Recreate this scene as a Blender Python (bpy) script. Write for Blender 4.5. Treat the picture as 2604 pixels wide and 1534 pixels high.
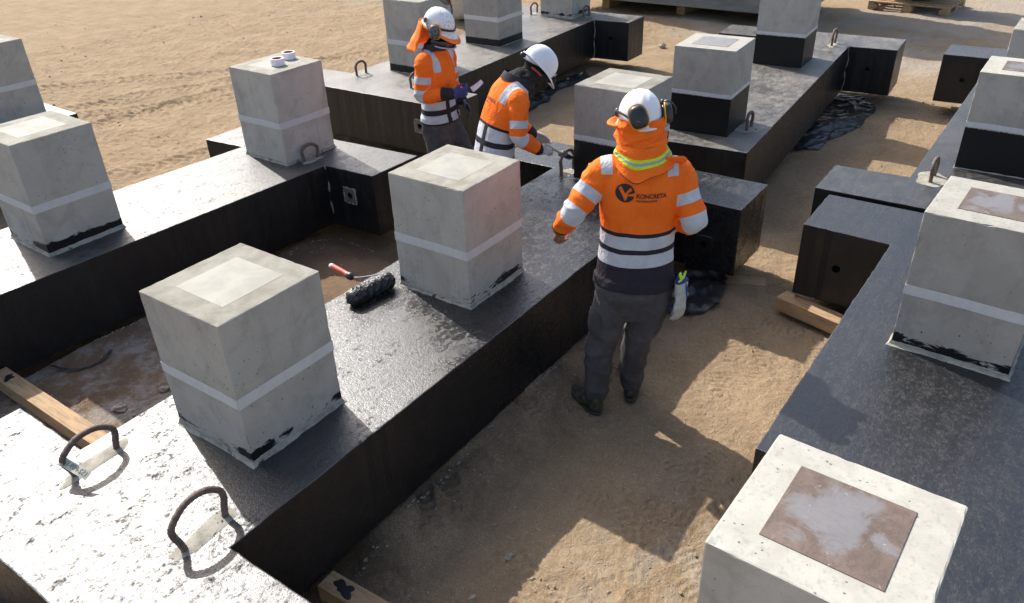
import bpy, bmesh, math, random
import numpy as np
from mathutils import Vector, Matrix
from mathutils.bvhtree import BVHTree

for _o in list(bpy.data.objects):
    bpy.data.objects.remove(_o)
SC = bpy.context.scene
COL = SC.collection
R = math.radians
random.seed(7)
RNG = np.random.default_rng(11)

# ------------------------------------------------------------------ camera
# survey units: 1 u = one column width = 0.5 m; level 0 = top of the beams; ground about -1.3 u
S = 0.5
GZ = -1.3
def P(x, y, z=0.0):
    return Vector((x * S, y * S, (z - GZ) * S))

cam_d = bpy.data.cameras.new('camera')
cam = bpy.data.objects.new('camera', cam_d)
COL.objects.link(cam)
cam_d.sensor_width = 36.0
cam_d.lens = 27.566
cam_d.clip_start = 0.05
cam_d.clip_end = 3000.0
_fw = Vector((0.69235922, 0.50650717, -0.51389609))
_rt = Vector((0.57387567, -0.81826389, -0.03333051))
_up = Vector((0.43738476, 0.27183577, 0.85720469))
_m = Matrix((_rt, _up, -_fw)).transposed().to_4x4()
_m.translation = P(0, 0, 4.373773)
cam.matrix_world = _m
SC.camera = cam

# ------------------------------------------------------------------ light
SUN_DIR = Vector((0.32, 1.05, 1.0)).normalized()        # towards the sun
EL = math.asin(SUN_DIR.z)
AZ = math.atan2(SUN_DIR.x, SUN_DIR.y)
world = bpy.data.worlds.new('World')
SC.world = world
world.use_nodes = True
wn = world.node_tree
wn.nodes.clear()
sky = wn.nodes.new('ShaderNodeTexSky')
sky.sky_type = 'NISHITA'
sky.sun_disc = False
sky.sun_elevation = EL
sky.sun_rotation = AZ
sky.dust_density = 3.0
sky.air_density = 1.0
sky.ozone_density = 1.0
bg = wn.nodes.new('ShaderNodeBackground')
bg.inputs['Strength'].default_value = 0.15
wo = wn.nodes.new('ShaderNodeOutputWorld')
wn.links.new(sky.outputs[0], bg.inputs[0])
wn.links.new(bg.outputs[0], wo.inputs[0])
sun_d = bpy.data.lights.new('sun', 'SUN')
sun_d.energy = 3.8
sun_d.angle = R(0.53)
sun_d.color = (1.0, 0.965, 0.905)
sun = bpy.data.objects.new('sun', sun_d)
COL.objects.link(sun)
sun.location = (0, 20, 20)
sun.rotation_euler = (-SUN_DIR).to_track_quat('-Z', 'Y').to_euler()
SC.view_settings.view_transform = 'Standard'
SC.view_settings.look = 'None'
SC.view_settings.gamma = 1.0
SC.view_settings.exposure = 0.66
SC.view_settings.use_curve_mapping = False
SC.cycles.use_adaptive_sampling = True
SC.cycles.adaptive_threshold = 0.025
SC.cycles.max_bounces = 5
SC.cycles.diffuse_bounces = 3
SC.cycles.glossy_bounces = 3
SC.cycles.transmission_bounces = 1
SC.render.resolution_x = 1024
SC.render.resolution_y = 603

# ------------------------------------------------------------------ node helper
class NT:
    def __init__(s, name):
        s.mat = bpy.data.materials.new(name)
        s.mat.use_nodes = True
        s.t = s.mat.node_tree
        s.t.nodes.clear()
        s.out = s.t.nodes.new('ShaderNodeOutputMaterial')
        s.b = s.t.nodes.new('ShaderNodeBsdfPrincipled')
        s.t.links.new(s.b.outputs[0], s.out.inputs[0])
    def set(s, sock, v):
        if hasattr(v, 'is_output') or isinstance(v, bpy.types.NodeSocket):
            s.t.links.new(v, sock)
        else:
            if isinstance(v, (tuple, list)) and len(v) == 3 and sock.type == 'RGBA':
                v = (*v, 1.0)
            sock.default_value = v
    def node(s, typ, **kw):
        n = s.t.nodes.new(typ)
        for k, v in kw.items():
            setattr(n, k, v)
        return n
    def math(s, op, a, b=None, clamp=False):
        n = s.node('ShaderNodeMath', operation=op, use_clamp=clamp)
        s.set(n.inputs[0], a)
        if b is not None:
            s.set(n.inputs[1], b)
        return n.outputs[0]
    def mul(s, a, b): return s.math('MULTIPLY', a, b)
    def add(s, a, b): return s.math('ADD', a, b)
    def sub(s, a, b): return s.math('SUBTRACT', a, b)
    def gt(s, a, b): return s.math('GREATER_THAN', a, b)
    def lt(s, a, b): return s.math('LESS_THAN', a, b)
    def mx(s, a, b): return s.math('MAXIMUM', a, b)
    def between(s, a, lo, hi): return s.mul(s.gt(a, lo), s.lt(a, hi))
    def ss(s, a, lo, hi, o0=0.0, o1=1.0):
        n = s.node('ShaderNodeMapRange', interpolation_type='SMOOTHSTEP')
        s.set(n.inputs[0], a)
        for i, v in ((1, lo), (2, hi), (3, o0), (4, o1)):
            s.set(n.inputs[i], v)
        return n.outputs[0]
    def mix(s, f, a, b, blend='MIX'):
        n = s.node('ShaderNodeMix', data_type='RGBA', blend_type=blend)
        s.set(n.inputs[0], f)
        s.set(n.inputs[6], a)
        s.set(n.inputs[7], b)
        return n.outputs[2]
    def pos(s):
        return s.node('ShaderNodeNewGeometry').outputs['Position']
    def obj(s):
        return s.node('ShaderNodeTexCoord').outputs['Object']
    def normal(s):
        return s.node('ShaderNodeNewGeometry').outputs['Normal']
    def sep(s, v):
        n = s.node('ShaderNodeSeparateXYZ')
        s.set(n.inputs[0], v)
        return n.outputs
    def scale(s, v, sc):
        n = s.node('ShaderNodeVectorMath', operation='MULTIPLY')
        s.set(n.inputs[0], v)
        n.inputs[1].default_value = sc if isinstance(sc, (tuple, list)) else (sc, sc, sc)
        return n.outputs[0]
    def off(s, v, o):
        n = s.node('ShaderNodeVectorMath', operation='ADD')
        s.set(n.inputs[0], v)
        s.set(n.inputs[1], o)
        return n.outputs[0]
    def noise(s, v, sc, det=4, rough=0.55, dist=0.0):
        n = s.node('ShaderNodeTexNoise')
        s.set(n.inputs['Vector'], v)
        n.inputs['Scale'].default_value = sc
        n.inputs['Detail'].default_value = min(det, 4) if sc < 60 else min(det, 2)
        n.inputs['Roughness'].default_value = rough
        n.inputs['Distortion'].default_value = dist
        return n.outputs['Fac']
    def voro(s, v, sc, feat='F1'):
        n = s.node('ShaderNodeTexVoronoi', feature=feat)
        s.set(n.inputs['Vector'], v)
        n.inputs['Scale'].default_value = sc
        return n.outputs['Distance']
    def oattr(s, name, fac=True):
        n = s.node('ShaderNodeAttribute', attribute_type='OBJECT', attribute_name=name)
        return n.outputs['Fac'] if fac else n.outputs['Vector']
    def gattr(s, name):
        n = s.node('ShaderNodeAttribute', attribute_type='GEOMETRY', attribute_name=name)
        return n.outputs
    def bump(s, h, strength=0.5, dist=0.01, prev=None):
        n = s.node('ShaderNodeBump')
        n.inputs['Strength'].default_value = strength
        n.inputs['Distance'].default_value = dist
        s.set(n.inputs['Height'], h)
        if prev is not None:
            s.set(n.inputs['Normal'], prev)
        return n.outputs[0]
    def done(s, color=None, rough=None, normal=None, spec=None, metal=None, sheen=None, coat=None):
        for k, v in (('Base Color', color), ('Roughness', rough), ('Normal', normal), ('Specular IOR Level', spec),
                     ('Metallic', metal), ('Sheen Weight', sheen), ('Coat Weight', coat)):
            if v is not None:
                s.set(s.b.inputs[k], v)
        return s.mat

# ------------------------------------------------------------------ materials
M = {}
def mat_concrete():
    k = NT('cast_concrete')
    o = k.off(k.obj(), k.oattr('seed', False))
    xyz = k.sep(k.obj())
    nz = k.sep(k.normal())[2]
    big = k.noise(o, 2.6, 5, 0.6, 0.6)
    mid = k.noise(o, 9.0, 6, 0.65, 0.4)
    streak = k.noise(k.scale(o, (5, 5, 1.2)), 2.2, 5, 0.6)
    fine = k.noise(o, 160.0, 3, 0.7)
    c = k.mix(k.ss(big, 0.32, 0.68), (0.392, 0.358, 0.306), (0.462, 0.426, 0.368))
    c = k.mix(k.mul(k.ss(mid, 0.45, 0.75), 0.45), c, (0.245, 0.230, 0.195))
    c = k.mix(k.mul(k.ss(streak, 0.5, 0.75), 0.35), c, (0.50, 0.47, 0.405))
    c = k.mix(k.mul(k.ss(fine, 0.45, 0.8), 0.3), c, (0.20, 0.19, 0.165))
    top = k.gt(nz, 0.7)
    tcl = k.mix(k.ss(mid, 0.35, 0.7), (0.425, 0.405, 0.35), (0.355, 0.338, 0.29))
    tcd = k.mix(k.ss(mid, 0.35, 0.7), (0.31, 0.292, 0.242), (0.215, 0.20, 0.16))
    tc = k.mix(k.oattr('topdark'), tcl, tcd)
    tc = k.mix(k.mul(k.ss(k.noise(o, 55, 4, 0.7), 0.5, 0.72), 0.45), tc, (0.22, 0.205, 0.165))
    c = k.mix(top, c, tc)  # colour evens out sun and shade: sides lightened, tops darkened; rough tops also browner
    stain = k.ss(k.noise(k.scale(k.off(o, (5, 1, 2)), (1, 1, 0.55)), 2.0, 4, 0.68, 1.2), 0.52, 0.72)
    c = k.mix(k.mul(k.mul(stain, 0.5), k.sub(1.0, top)), c, (0.225, 0.205, 0.165))
    drip = k.ss(k.noise(k.scale(o, (24, 24, 1.0)), 1.0, 3, 0.6), 0.60, 0.74)
    c = k.mix(k.mul(k.mul(drip, k.sub(1.0, top)), 0.22), c, (0.22, 0.21, 0.18))
    tone = k.add(0.86, k.mul(k.oattr('tone'), 0.28))
    cm = k.node('ShaderNodeVectorMath', operation='SCALE')
    k.set(cm.inputs[0], c)
    k.set(cm.inputs['Scale'], tone)
    c = cm.outputs[0]
    # blow holes
    v = k.voro(k.off(o, k.scale(k.noise(o, 30), 0.02)), 32.0)
    hole = k.mul(k.lt(v, k.mul(k.noise(o, 5.0, 2), 0.20)), k.gt(k.noise(o, 3.2, 2), 0.46))
    c = k.mix(k.mul(hole, 0.75), c, (0.07, 0.068, 0.06))
    # tar smears by the foot and the painted foot of some columns
    zz = xyz[2]
    sm = k.noise(k.scale(o, (7, 7, 22)), 1.5, 6, 0.7, 1.2)
    sm2 = k.noise(k.scale(o, (3, 3, 1)), 1.3, 3, 0.5)
    smz = k.mul(k.ss(zz, 0.012, 0.03), k.ss(zz, 0.045, 0.13, 1.0, 0.0))
    smask = k.mul(smz, k.oattr('smear'))
    smask = k.ss(k.add(k.mul(smask, 0.55), k.add(k.mul(sm, 0.62), k.mul(sm2, 0.95))), 1.315, 1.36)
    smask = k.mul(smask, k.gt(k.mul(smz, k.oattr('smear')), 0.02))
    spl = k.mul(k.lt(k.voro(k.off(o, (3.3, 1.7, 0.4)), 13.0), 0.055), k.mul(k.ss(zz, 0.1, 0.32, 1, 0), k.gt(k.oattr('smear'), 0.3)))
    edge = k.mul(k.sub(k.noise(k.scale(o, (1, 1, 0.15)), 60.0, 4, 0.7), 0.5), 0.02)
    paint = k.lt(k.add(zz, edge), k.oattr('paint_h'))
    tar = k.mx(k.mx(smask, spl), paint)
    c = k.mix(tar, c, (0.006, 0.006, 0.006))
    rough = k.mix(tar, (0.86, 0.86, 0.86), (0.42, 0.42, 0.42))
    h = k.add(k.mul(fine, 0.35), k.add(k.mul(mid, 0.5), k.mul(hole, -0.7)))
    k.done(c, rough, k.bump(h, 0.35, 0.006), 0.35)
    return k.mat
M['concrete'] = mat_concrete()

def mat_mortar():
    k = NT('smoothed_mortar')
    o = k.pos()
    n = k.noise(o, 18, 6, 0.65)
    f = k.noise(o, 120, 3, 0.7)
    c = k.mix(k.ss(n, 0.35, 0.7), (0.36, 0.335, 0.275), (0.22, 0.205, 0.17))
    tar = k.ss(k.noise(k.off(o, (4, 2, 1)), 9, 6, 0.7, 0.8), 0.60, 0.66)
    c = k.mix(k.mul(tar, 0.9), c, (0.012, 0.012, 0.012))
    return k.done(c, 0.85, k.bump(k.add(n, k.mul(f, 0.5)), 0.5, 0.006), 0.3)
M['mortar'] = mat_mortar()

def mat_pad():
    k = NT('pale_grout_pad')
    o = k.off(k.pos(), (1.3, 0.2, 0))
    n = k.noise(o, 6, 5, 0.6, 0.5)
    c = k.mix(k.ss(n, 0.35, 0.68), (0.36, 0.342, 0.288), (0.285, 0.272, 0.228))
    c = k.mix(k.mul(k.ss(k.noise(o, 3.1, 4), 0.55, 0.7), 0.4), c, (0.32, 0.325, 0.32))
    return k.done(c, 0.75, k.bump(k.noise(o, 60, 4), 0.15, 0.003), 0.4)
M['pad'] = mat_pad()

def mat_plate(name, rust, amt):
    k = NT(name)
    o = k.obj()
    n = k.noise(o, 7.5, 6, 0.62, 0.8)
    f = k.noise(k.scale(o, (60, 8, 8)), 3, 4, 0.6)
    ring = k.node('ShaderNodeTexWave', wave_type='RINGS', rings_direction='Z')
    k.set(ring.inputs['Vector'], k.off(o, (0.07, 0.04, 0)))
    ring.inputs['Scale'].default_value = 9
    ring.inputs['Distortion'].default_value = 5.0
    ring.inputs['Detail'].default_value = 2.0
    c = k.mix(k.ss(n, 0.3, 0.7), rust, tuple(v * 0.62 for v in rust))
    c = k.mix(k.mul(ring.outputs['Fac'], 0.12), c, tuple(min(1, v * 1.6) for v in rust))
    d = k.sep(o)
    rad = k.math('SQRT', k.add(k.mul(k.sub(d[0], 0.015), k.sub(d[0], 0.015)), k.mul(d[1], d[1])))
    m = k.ss(k.add(k.add(k.mul(k.sub(n, 0.5), 0.42), k.mul(k.sub(f, 0.5), 0.12)), rad), 0.03 + amt, 0.10 + amt, 1, 0)
    gr = k.noise(o, 110, 2, 0.8)
    c = k.mix(k.mul(k.ss(gr, 0.45, 0.7), 0.5), c, tuple(v * 0.45 for v in rust))
    scr = k.ss(k.noise(k.scale(k.off(o, (1, 2, 0)), (6, 90, 1)), 1.5, 3, 0.6, 0.6), 0.66, 0.72)
    c = k.mix(k.mul(scr, 0.35), c, (0.34, 0.29, 0.25))
    c = k.mix(k.mul(m, 0.62), c, k.mix(f, (0.17, 0.178, 0.19), (0.26, 0.27, 0.285)))
    sp = k.ss(k.noise(k.off(o, (2, 1, 0)), 21, 5, 0.7, 1.0), 0.66, 0.70)
    c = k.mix(k.mul(sp, 0.5), c, (0.5, 0.47, 0.42))
    return k.done(c, 0.55, k.bump(n, 0.12, 0.002), 0.5, 0.15)
M['plate_rust'] = mat_plate('rusty_steel_plate', (0.190, 0.138, 0.108), 0.035)
M['plate_grey'] = mat_plate('grey_steel_plate', (0.33, 0.31, 0.285), 0.06)

def mat_tar():
    k = NT('bitumen_coating')
    o = k.pos()
    nrm = k.sep(k.normal())
    up = k.ss(nrm[2], 0.5, 0.9)
    xyz = k.sep(o)
    big = k.noise(o, 1.7, 4, 0.6, 0.5)
    blot = k.noise(k.scale(o, (1.0, 1.7, 1.5)), 11.0, 4, 0.72, 0.4)
    roll = k.noise(k.scale(o, (1.2, 14, 5)), 1.0, 3, 0.55)
    pit = k.noise(o, 46, 4, 0.75)
    pebb = k.noise(o, 170, 2, 0.7)
    dust = k.oattr('dust')
    wet = k.oattr('wet')
    dcol = k.mix(big, (0.15, 0.135, 0.115), (0.24, 0.215, 0.18))
    dm = k.mul(k.ss(k.add(k.mul(big, 0.6), k.mul(blot, 0.5)), 0.30, 0.78), dust)
    dm = k.mul(dm, k.add(k.mul(up, 0.97), 0.03))
    c = k.mix(big, (0.0045, 0.005, 0.0065), (0.0075, 0.008, 0.0095))
    c = k.mix(dm, c, dcol)
    sc = k.ss(k.noise(k.scale(k.off(o, (3, 5, 0)), (2, 6, 6)), 9, 4, 0.8, 1.0), 0.68, 0.75)
    c = k.mix(k.mul(k.mul(sc, 0.07), up), c, (0.3, 0.29, 0.27))
    grit = k.mul(k.lt(k.voro(o, 95), 0.10), k.gt(k.noise(o, 5, 2), 0.50))
    c = k.mix(k.mul(k.mul(grit, 0.35), up), c, (0.35, 0.32, 0.28))
    side = k.sub(1.0, up)
    c = k.mix(k.mul(side, k.mul(k.ss(big, 0.45, 0.75), 0.10)), c, (0.085, 0.062, 0.038))
    wm = k.mul(wet, k.ss(k.add(xyz[0], k.mul(k.sub(big, 0.5), 2.2)), 2.0, 2.7))
    r = k.add(0.345, k.mul(k.ss(blot, 0.44, 0.66), 0.09))
    r = k.add(r, k.mul(k.ss(pit, 0.46, 0.66), 0.20))
    r = k.add(r, k.mul(k.sub(roll, 0.5), 0.16))
    r = k.add(r, k.mul(k.oattr('mottle'), k.mul(k.mul(k.ss(blot, 0.52, 0.66), k.ss(pit, 0.42, 0.60)), 0.34)))
    r = k.add(r, k.mul(dm, 0.22))
    r = k.sub(r, k.mul(wm, k.add(0.09, k.mul(k.ss(big, 0.42, 0.6), 0.12))))
    h = k.add(k.mul(blot, 0.22), k.add(k.mul(pit, 0.36), k.add(k.mul(pebb, 0.36), k.mul(roll, 0.5))))
    b = k.bump(h, 0.55, 0.008)
    k.b.inputs['IOR'].default_value = 1.68
    return k.done(c, r, b, k.add(0.30, k.mul(up, 0.36)))
M['tar'] = mat_tar()

def mat_sand():
    k = NT('sandy_ground')
    o = k.pos()
    xyz = k.sep(o)
    x, y = xyz[0], xyz[1]
    big = k.noise(o, 0.45, 3, 0.6)
    mid = k.noise(o, 2.6, 4, 0.65)
    fine = k.noise(o, 26, 5, 0.7)
    grit = k.noise(o, 150, 3, 0.75)
    c = k.mix(k.ss(mid, 0.3, 0.7), (0.345, 0.250, 0.152), (0.27, 0.188, 0.110))
    c = k.mix(k.mul(k.ss(fine, 0.45, 0.72), 0.45), c, (0.42, 0.32, 0.205))
    c = k.mix(k.mul(k.ss(grit, 0.45, 0.7), 0.65), c, (0.19, 0.132, 0.08))
    sp3 = k.noise(k.off(o, (9, 4, 0)), 58, 4, 0.8)
    c = k.mix(k.mul(k.ss(sp3, 0.55, 0.72), 0.5), c, (0.17, 0.115, 0.07))
    c = k.mix(k.mul(k.ss(sp3, 0.45, 0.30), 0.35), c, (0.50, 0.40, 0.27))
    clod = k.ss(k.noise(k.scale(o, (1, 1, 1)), 13, 4, 0.7, 0.6), 0.56, 0.70)
    c = k.mix(k.mul(clod, 0.45), c, (0.21, 0.145, 0.09))
    # grey crushed-stone areas: far middle and right, and a patch by the front right
    gm = k.ss(k.add(k.mul(big, 1.4), k.add(k.mul(x, 0.055), k.mul(y, -0.012))), 1.28, 1.55)
    near = k.mul(k.ss(x, 2.4, 3.2, 1, 0), k.ss(y, 0.9, 1.5, 1, 0))
    near = k.mul(near, k.ss(k.noise(o, 6, 4), 0.4, 0.62))
    gm = k.mx(k.mul(gm, 0.5), k.mul(near, 0.3))
    gcol = k.mix(k.ss(grit, 0.35, 0.65), (0.26, 0.235, 0.20), (0.46, 0.43, 0.375))
    c = k.mix(gm, c, gcol)
    # dark overspray of tar beside the long beams, brown trodden soil between the beams
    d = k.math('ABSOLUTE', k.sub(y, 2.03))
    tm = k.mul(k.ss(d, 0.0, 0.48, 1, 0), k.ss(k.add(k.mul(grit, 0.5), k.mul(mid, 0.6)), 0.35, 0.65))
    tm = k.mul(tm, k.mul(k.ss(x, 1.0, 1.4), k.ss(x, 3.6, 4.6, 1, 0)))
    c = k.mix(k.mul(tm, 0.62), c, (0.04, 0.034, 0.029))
    pit = k.mul(k.mul(k.ss(y, 2.9, 3.1), k.ss(y, 4.6, 4.75, 1, 0)), k.mul(k.ss(x, 0.2, 0.4), k.ss(x, 3.8, 4.4, 1, 0)))
    c = k.mix(k.mul(pit, 0.75), c, k.mix(k.ss(mid, 0.35, 0.7), (0.17, 0.10, 0.06), (0.10, 0.062, 0.042)))
    wp = k.mul(pit, k.mul(k.ss(x, 2.0, 2.35, 1, 0), k.ss(k.noise(k.off(o, (1, 0, 0)), 4.5, 7, 0.78, 0.1), 0.40, 0.62)))
    c = k.mix(k.mul(wp, 0.5), c, (0.40, 0.38, 0.34))
    # pale grit specks
    v = k.voro(o, 48)
    spk = k.mul(k.lt(v, 0.12), k.gt(k.noise(o, 11, 2), 0.52))
    c = k.mix(k.mul(spk, 0.7), c, (0.55, 0.50, 0.42))
    v2 = k.voro(k.off(o, (7, 3, 0)), 30)
    spk2 = k.mul(k.lt(v2, 0.09), k.gt(k.noise(k.off(o, (2, 2, 0)), 5, 2), 0.5))
    c = k.mix(k.mul(spk2, 0.65), c, (0.10, 0.075, 0.05))
    h = k.add(k.mul(fine, 0.9), k.mul(grit, 0.30))
    crack = k.noise(o, 12, 3, 0.7, 1.0)
    h = k.add(h, k.mul(k.math('ABSOLUTE', k.sub(crack, 0.5)), 1.5))
    return k.done(c, 0.95, k.bump(k.add(h, k.mul(sp3, 0.6)), 0.75, 0.014), 0.15)
M['sand'] = mat_sand()

def mat_simple(name, col, rough=0.6, nscale=0, namt=0.3, bump=0.0, metal=0.0, spec=0.5, dark=None, stretch=(1, 1, 1), sheen=None, coat=None):
    k = NT(name)
    c = col
    nm = None
    if nscale:
        o = k.scale(k.obj(), stretch)
        n = k.noise(o, nscale, 5, 0.65, 0.3)
        c = k.mix(k.mul(k.ss(n, 0.35, 0.7), namt), col, dark or tuple(v * 0.4 for v in col))
        if bump:
            nm = k.bump(n, bump, 0.004)
    return k.done(c, rough, nm, spec, metal, sheen, coat)
M['tape'] = mat_simple('white_masking_tape', (0.60, 0.585, 0.56), 0.55, 24, 0.4, 0.6, dark=(0.47, 0.455, 0.435))
M['rebar'] = mat_simple('rusty_rebar', (0.17, 0.115, 0.085), 0.7, 40, 0.6, 0.5, dark=(0.055, 0.042, 0.036))
M['timber'] = mat_simple('sawn_timber', (0.44, 0.29, 0.15), 0.8, 5, 0.75, 0.4, dark=(0.23, 0.14, 0.075), stretch=(9, 1.2, 9))
M['timber_tar'] = mat_simple('tar_splash', (0.012, 0.012, 0.012), 0.5)
M['anchor'] = mat_simple('anchor_plate_steel', (0.13, 0.126, 0.117), 0.5, 22, 0.6, 0.3)
M['burr'] = mat_simple('bare_concrete_burr', (0.29, 0.265, 0.22), 0.9, 40, 0.5, 0.5)
M['plastic'] = mat_simple('black_polythene', (0.028, 0.029, 0.031), 0.33, 6, 0.3, 0.2, dark=(0.07, 0.068, 0.064))
M['hole'] = mat_simple('dark_socket', (0.02, 0.019, 0.017), 0.8)
M['helmet'] = None
def mat_helmet(name, spots):
    k = NT(name)
    o = k.obj()
    c = (0.80, 0.80, 0.81)
    if spots:
        v = k.voro(o, 75)
        m = k.mul(k.lt(v, 0.26), k.gt(k.noise(o, 16, 3), 0.47))
        m2 = k.mul(k.lt(k.voro(k.off(o, (1, 2, 3)), 34), 0.12), k.gt(k.noise(o, 6, 2), 0.48))
        c = k.mix(k.mul(k.mx(m, m2), 0.8), c, (0.10, 0.07, 0.05))
    return k.done(c, 0.32, None, 0.5)
M['helmet'] = mat_helmet('white_helmet_shell', False)
M['helmet_spot'] = mat_helmet('speckled_helmet_shell', True)
M['black_plastic'] = mat_simple('black_plastic', (0.018, 0.018, 0.019), 0.38, 60, 0.3, dark=(0.07, 0.07, 0.07))
M['scuffed_plastic'] = mat_simple('scuffed_black_plastic', (0.022, 0.022, 0.023), 0.5, 70, 0.9, dark=(0.22, 0.21, 0.20))
M['yellow'] = mat_simple('yellow_rim', (0.75, 0.36, 0.02), 0.5)
M['grey_strap'] = mat_simple('pale_grey_strap', (0.45, 0.45, 0.46), 0.5)
M['dark_strap'] = mat_simple('dark_elastic', (0.05, 0.042, 0.045), 0.8)
M['red'] = mat_simple('red_frame', (0.45, 0.06, 0.035), 0.45)
M['goggle'] = mat_simple('smoked_lens', (0.015, 0.015, 0.018), 0.12, spec=0.6)
M['navy'] = mat_simple('dark_navy_cloth', (0.030, 0.026, 0.034), 0.9, 50, 0.3, 0.3)
M['balaclava'] = mat_simple('black_knit', (0.012, 0.011, 0.011), 0.95, 50, 0.4, 0.3, dark=(0.03, 0.028, 0.026))
M['print'] = mat_simple('dark_print', (0.022, 0.018, 0.022), 0.8)
M['boot'] = mat_simple('scuffed_black_boot', (0.022, 0.021, 0.021), 0.6, 28, 0.75, 0.4, dark=(0.14, 0.125, 0.06, 0.012))
M['sole'] = mat_simple('dusty_rubber_sole', (0.035, 0.032, 0.03), 0.8, 25, 0.6, 0.3, dark=(0.13, 0.11, 0.085))
M['glove_white'] = mat_simple('pale_leather_glove', (0.56, 0.53, 0.49), 0.8, 26, 0.5, 0.4, dark=(0.28, 0.24, 0.19))
M['glove_blue'] = mat_simple('blue_knit_glove', (0.05, 0.065, 0.20), 0.8, 90, 0.5, 0.4)
M['glove_black'] = mat_simple('black_rubber_glove', (0.02, 0.03, 0.04), 0.5, 60, 0.4, 0.3)
M['blue_cloth'] = mat_simple('blue_cuff', (0.03, 0.06, 0.22), 0.8)
M['hi_yellow'] = mat_simple('fluorescent_yellow_clip', (0.62, 0.80, 0.03), 0.6)
M['paper'] = mat_simple('white_paper', (0.75, 0.72, 0.80), 0.6, 40, 0.2)
M['tagpaper'] = mat_simple('pale_tape_tag', (0.56, 0.54, 0.42), 0.6, 30, 0.3)
M['ink'] = mat_simple('dark_green_ink', (0.03, 0.06, 0.045), 0.6)
M['tape_core'] = mat_simple('red_card_core', (0.40, 0.03, 0.05), 0.7)
M['tape_roll'] = mat_simple('white_tape_roll', (0.78, 0.77, 0.82), 0.5, 30, 0.15)
M['handle_red'] = mat_simple('red_roller_handle', (0.55, 0.10, 0.07), 0.45, 30, 0.4, dark=(0.25, 0.05, 0.04))
M['steel'] = mat_simple('bright_steel', (0.55, 0.55, 0.56), 0.3, metal=0.9)
M['nap'] = mat_simple('tarred_roller_nap', (0.007, 0.007, 0.007), 0.38, spec=0.7)
M['brushwood'] = mat_simple('painted_brush_handle', (0.55, 0.47, 0.36), 0.5, 30, 0.4)
M['bag'] = mat_simple('white_woven_bag', (0.60, 0.58, 0.55), 0.85, 12, 0.35, 0.3, dark=(0.40, 0.38, 0.35))
M['wrap'] = mat_simple('stretch_wrapped_sacks', (0.30, 0.29, 0.31), 0.35, 7, 0.6, 0.5, dark=(0.13, 0.125, 0.13))
M['slab'] = mat_simple('old_grey_concrete_slab', (0.20, 0.20, 0.185), 0.9, 3, 0.6, 0.3, dark=(0.11, 0.11, 0.10), stretch=(1, 1, 4))
M['stone'] = mat_simple('pale_stone', (0.40, 0.34, 0.26), 0.95, 20, 0.5, 0.5)
M['yellow_paint'] = mat_simple('yellow_painted_steel', (0.55, 0.33, 0.03), 0.5, 20, 0.3)

# ------------------------------------------------------------------ mesh helpers
def link(name, me, mat=None, parent=None, loc=None, smooth=False):
    ob = bpy.data.objects.new(name, me)
    COL.objects.link(ob)
    if mat is not None and not me.materials:
        for m_ in (mat if isinstance(mat, (list, tuple)) else [mat]):
            me.materials.append(m_)
    if smooth:
        me.polygons.foreach_set('use_smooth', [True] * len(me.polygons))
    if parent is not None:
        ob.parent = parent
    if loc is not None:
        ob.location = loc
    return ob
def mesh(name, v, f):
    me = bpy.data.meshes.new(name)
    me.from_pydata([tuple(q) for q in v], [], f)
    me.update()
    return me
def tag(ob, label, cat=None, group=None, kind=None):
    ob['label'] = label
    if cat:
        ob['category'] = cat
    if group:
        ob['group'] = group
    if kind:
        ob['kind'] = kind
    return ob
def empty(name, loc, rz=0.0):
    o = bpy.data.objects.new(name, None)
    COL.objects.link(o)
    o.location = loc
    o.rotation_euler = (0, 0, rz)
    o.empty_display_size = 0.1
    return o
def bevel_mesh(me, w, seg=2, ang=35):
    bm = bmesh.new()
    bm.from_mesh(me)
    ed = [e for e in bm.edges if len(e.link_faces) == 2 and e.calc_face_angle(0) > R(ang)]
    bmesh.ops.bevel(bm, geom=ed, offset=w, segments=seg, affect='EDGES', profile=0.6)
    bm.to_mesh(me)
    bm.free()
    return me
def box_mesh(name, x0, x1, y0, y1, z0, z1, bev=0.0):
    v = [(x0, y0, z0), (x1, y0, z0), (x1, y1, z0), (x0, y1, z0), (x0, y0, z1), (x1, y0, z1), (x1, y1, z1), (x0, y1, z1)]
    f = [(3, 2, 1, 0), (4, 5, 6, 7), (0, 1, 5, 4), (1, 2, 6, 5), (2, 3, 7, 6), (3, 0, 4, 7)]
    me = mesh(name, v, f)
    if bev:
        bevel_mesh(me, bev, 2)
    return me
def prism_mesh(name, poly, z0, z1):
    n = len(poly)
    v = [(x, y, z0) for x, y in poly] + [(x, y, z1) for x, y in poly]
    f = [tuple(range(n))[::-1], tuple(range(n, 2 * n))]
    for i in range(n):
        j = (i + 1) % n
        f.append((i, j, n + j, n + i))
    return mesh(name, v, f)
def catmull(pts, k):
    pts = np.asarray(pts, float)
    n = len(pts)
    out = []
    for i in range(n - 1):
        p0, p1, p2, p3 = pts[max(i - 1, 0)], pts[i], pts[i + 1], pts[min(i + 2, n - 1)]
        for j in range(k):
            t = j / k
            out.append(0.5 * ((2 * p1) + (-p0 + p2) * t + (2 * p0 - 5 * p1 + 4 * p2 - p3) * t * t + (-p0 + 3 * p1 - 3 * p2 + p3) * t ** 3))
    out.append(pts[-1])
    return np.array(out)
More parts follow.
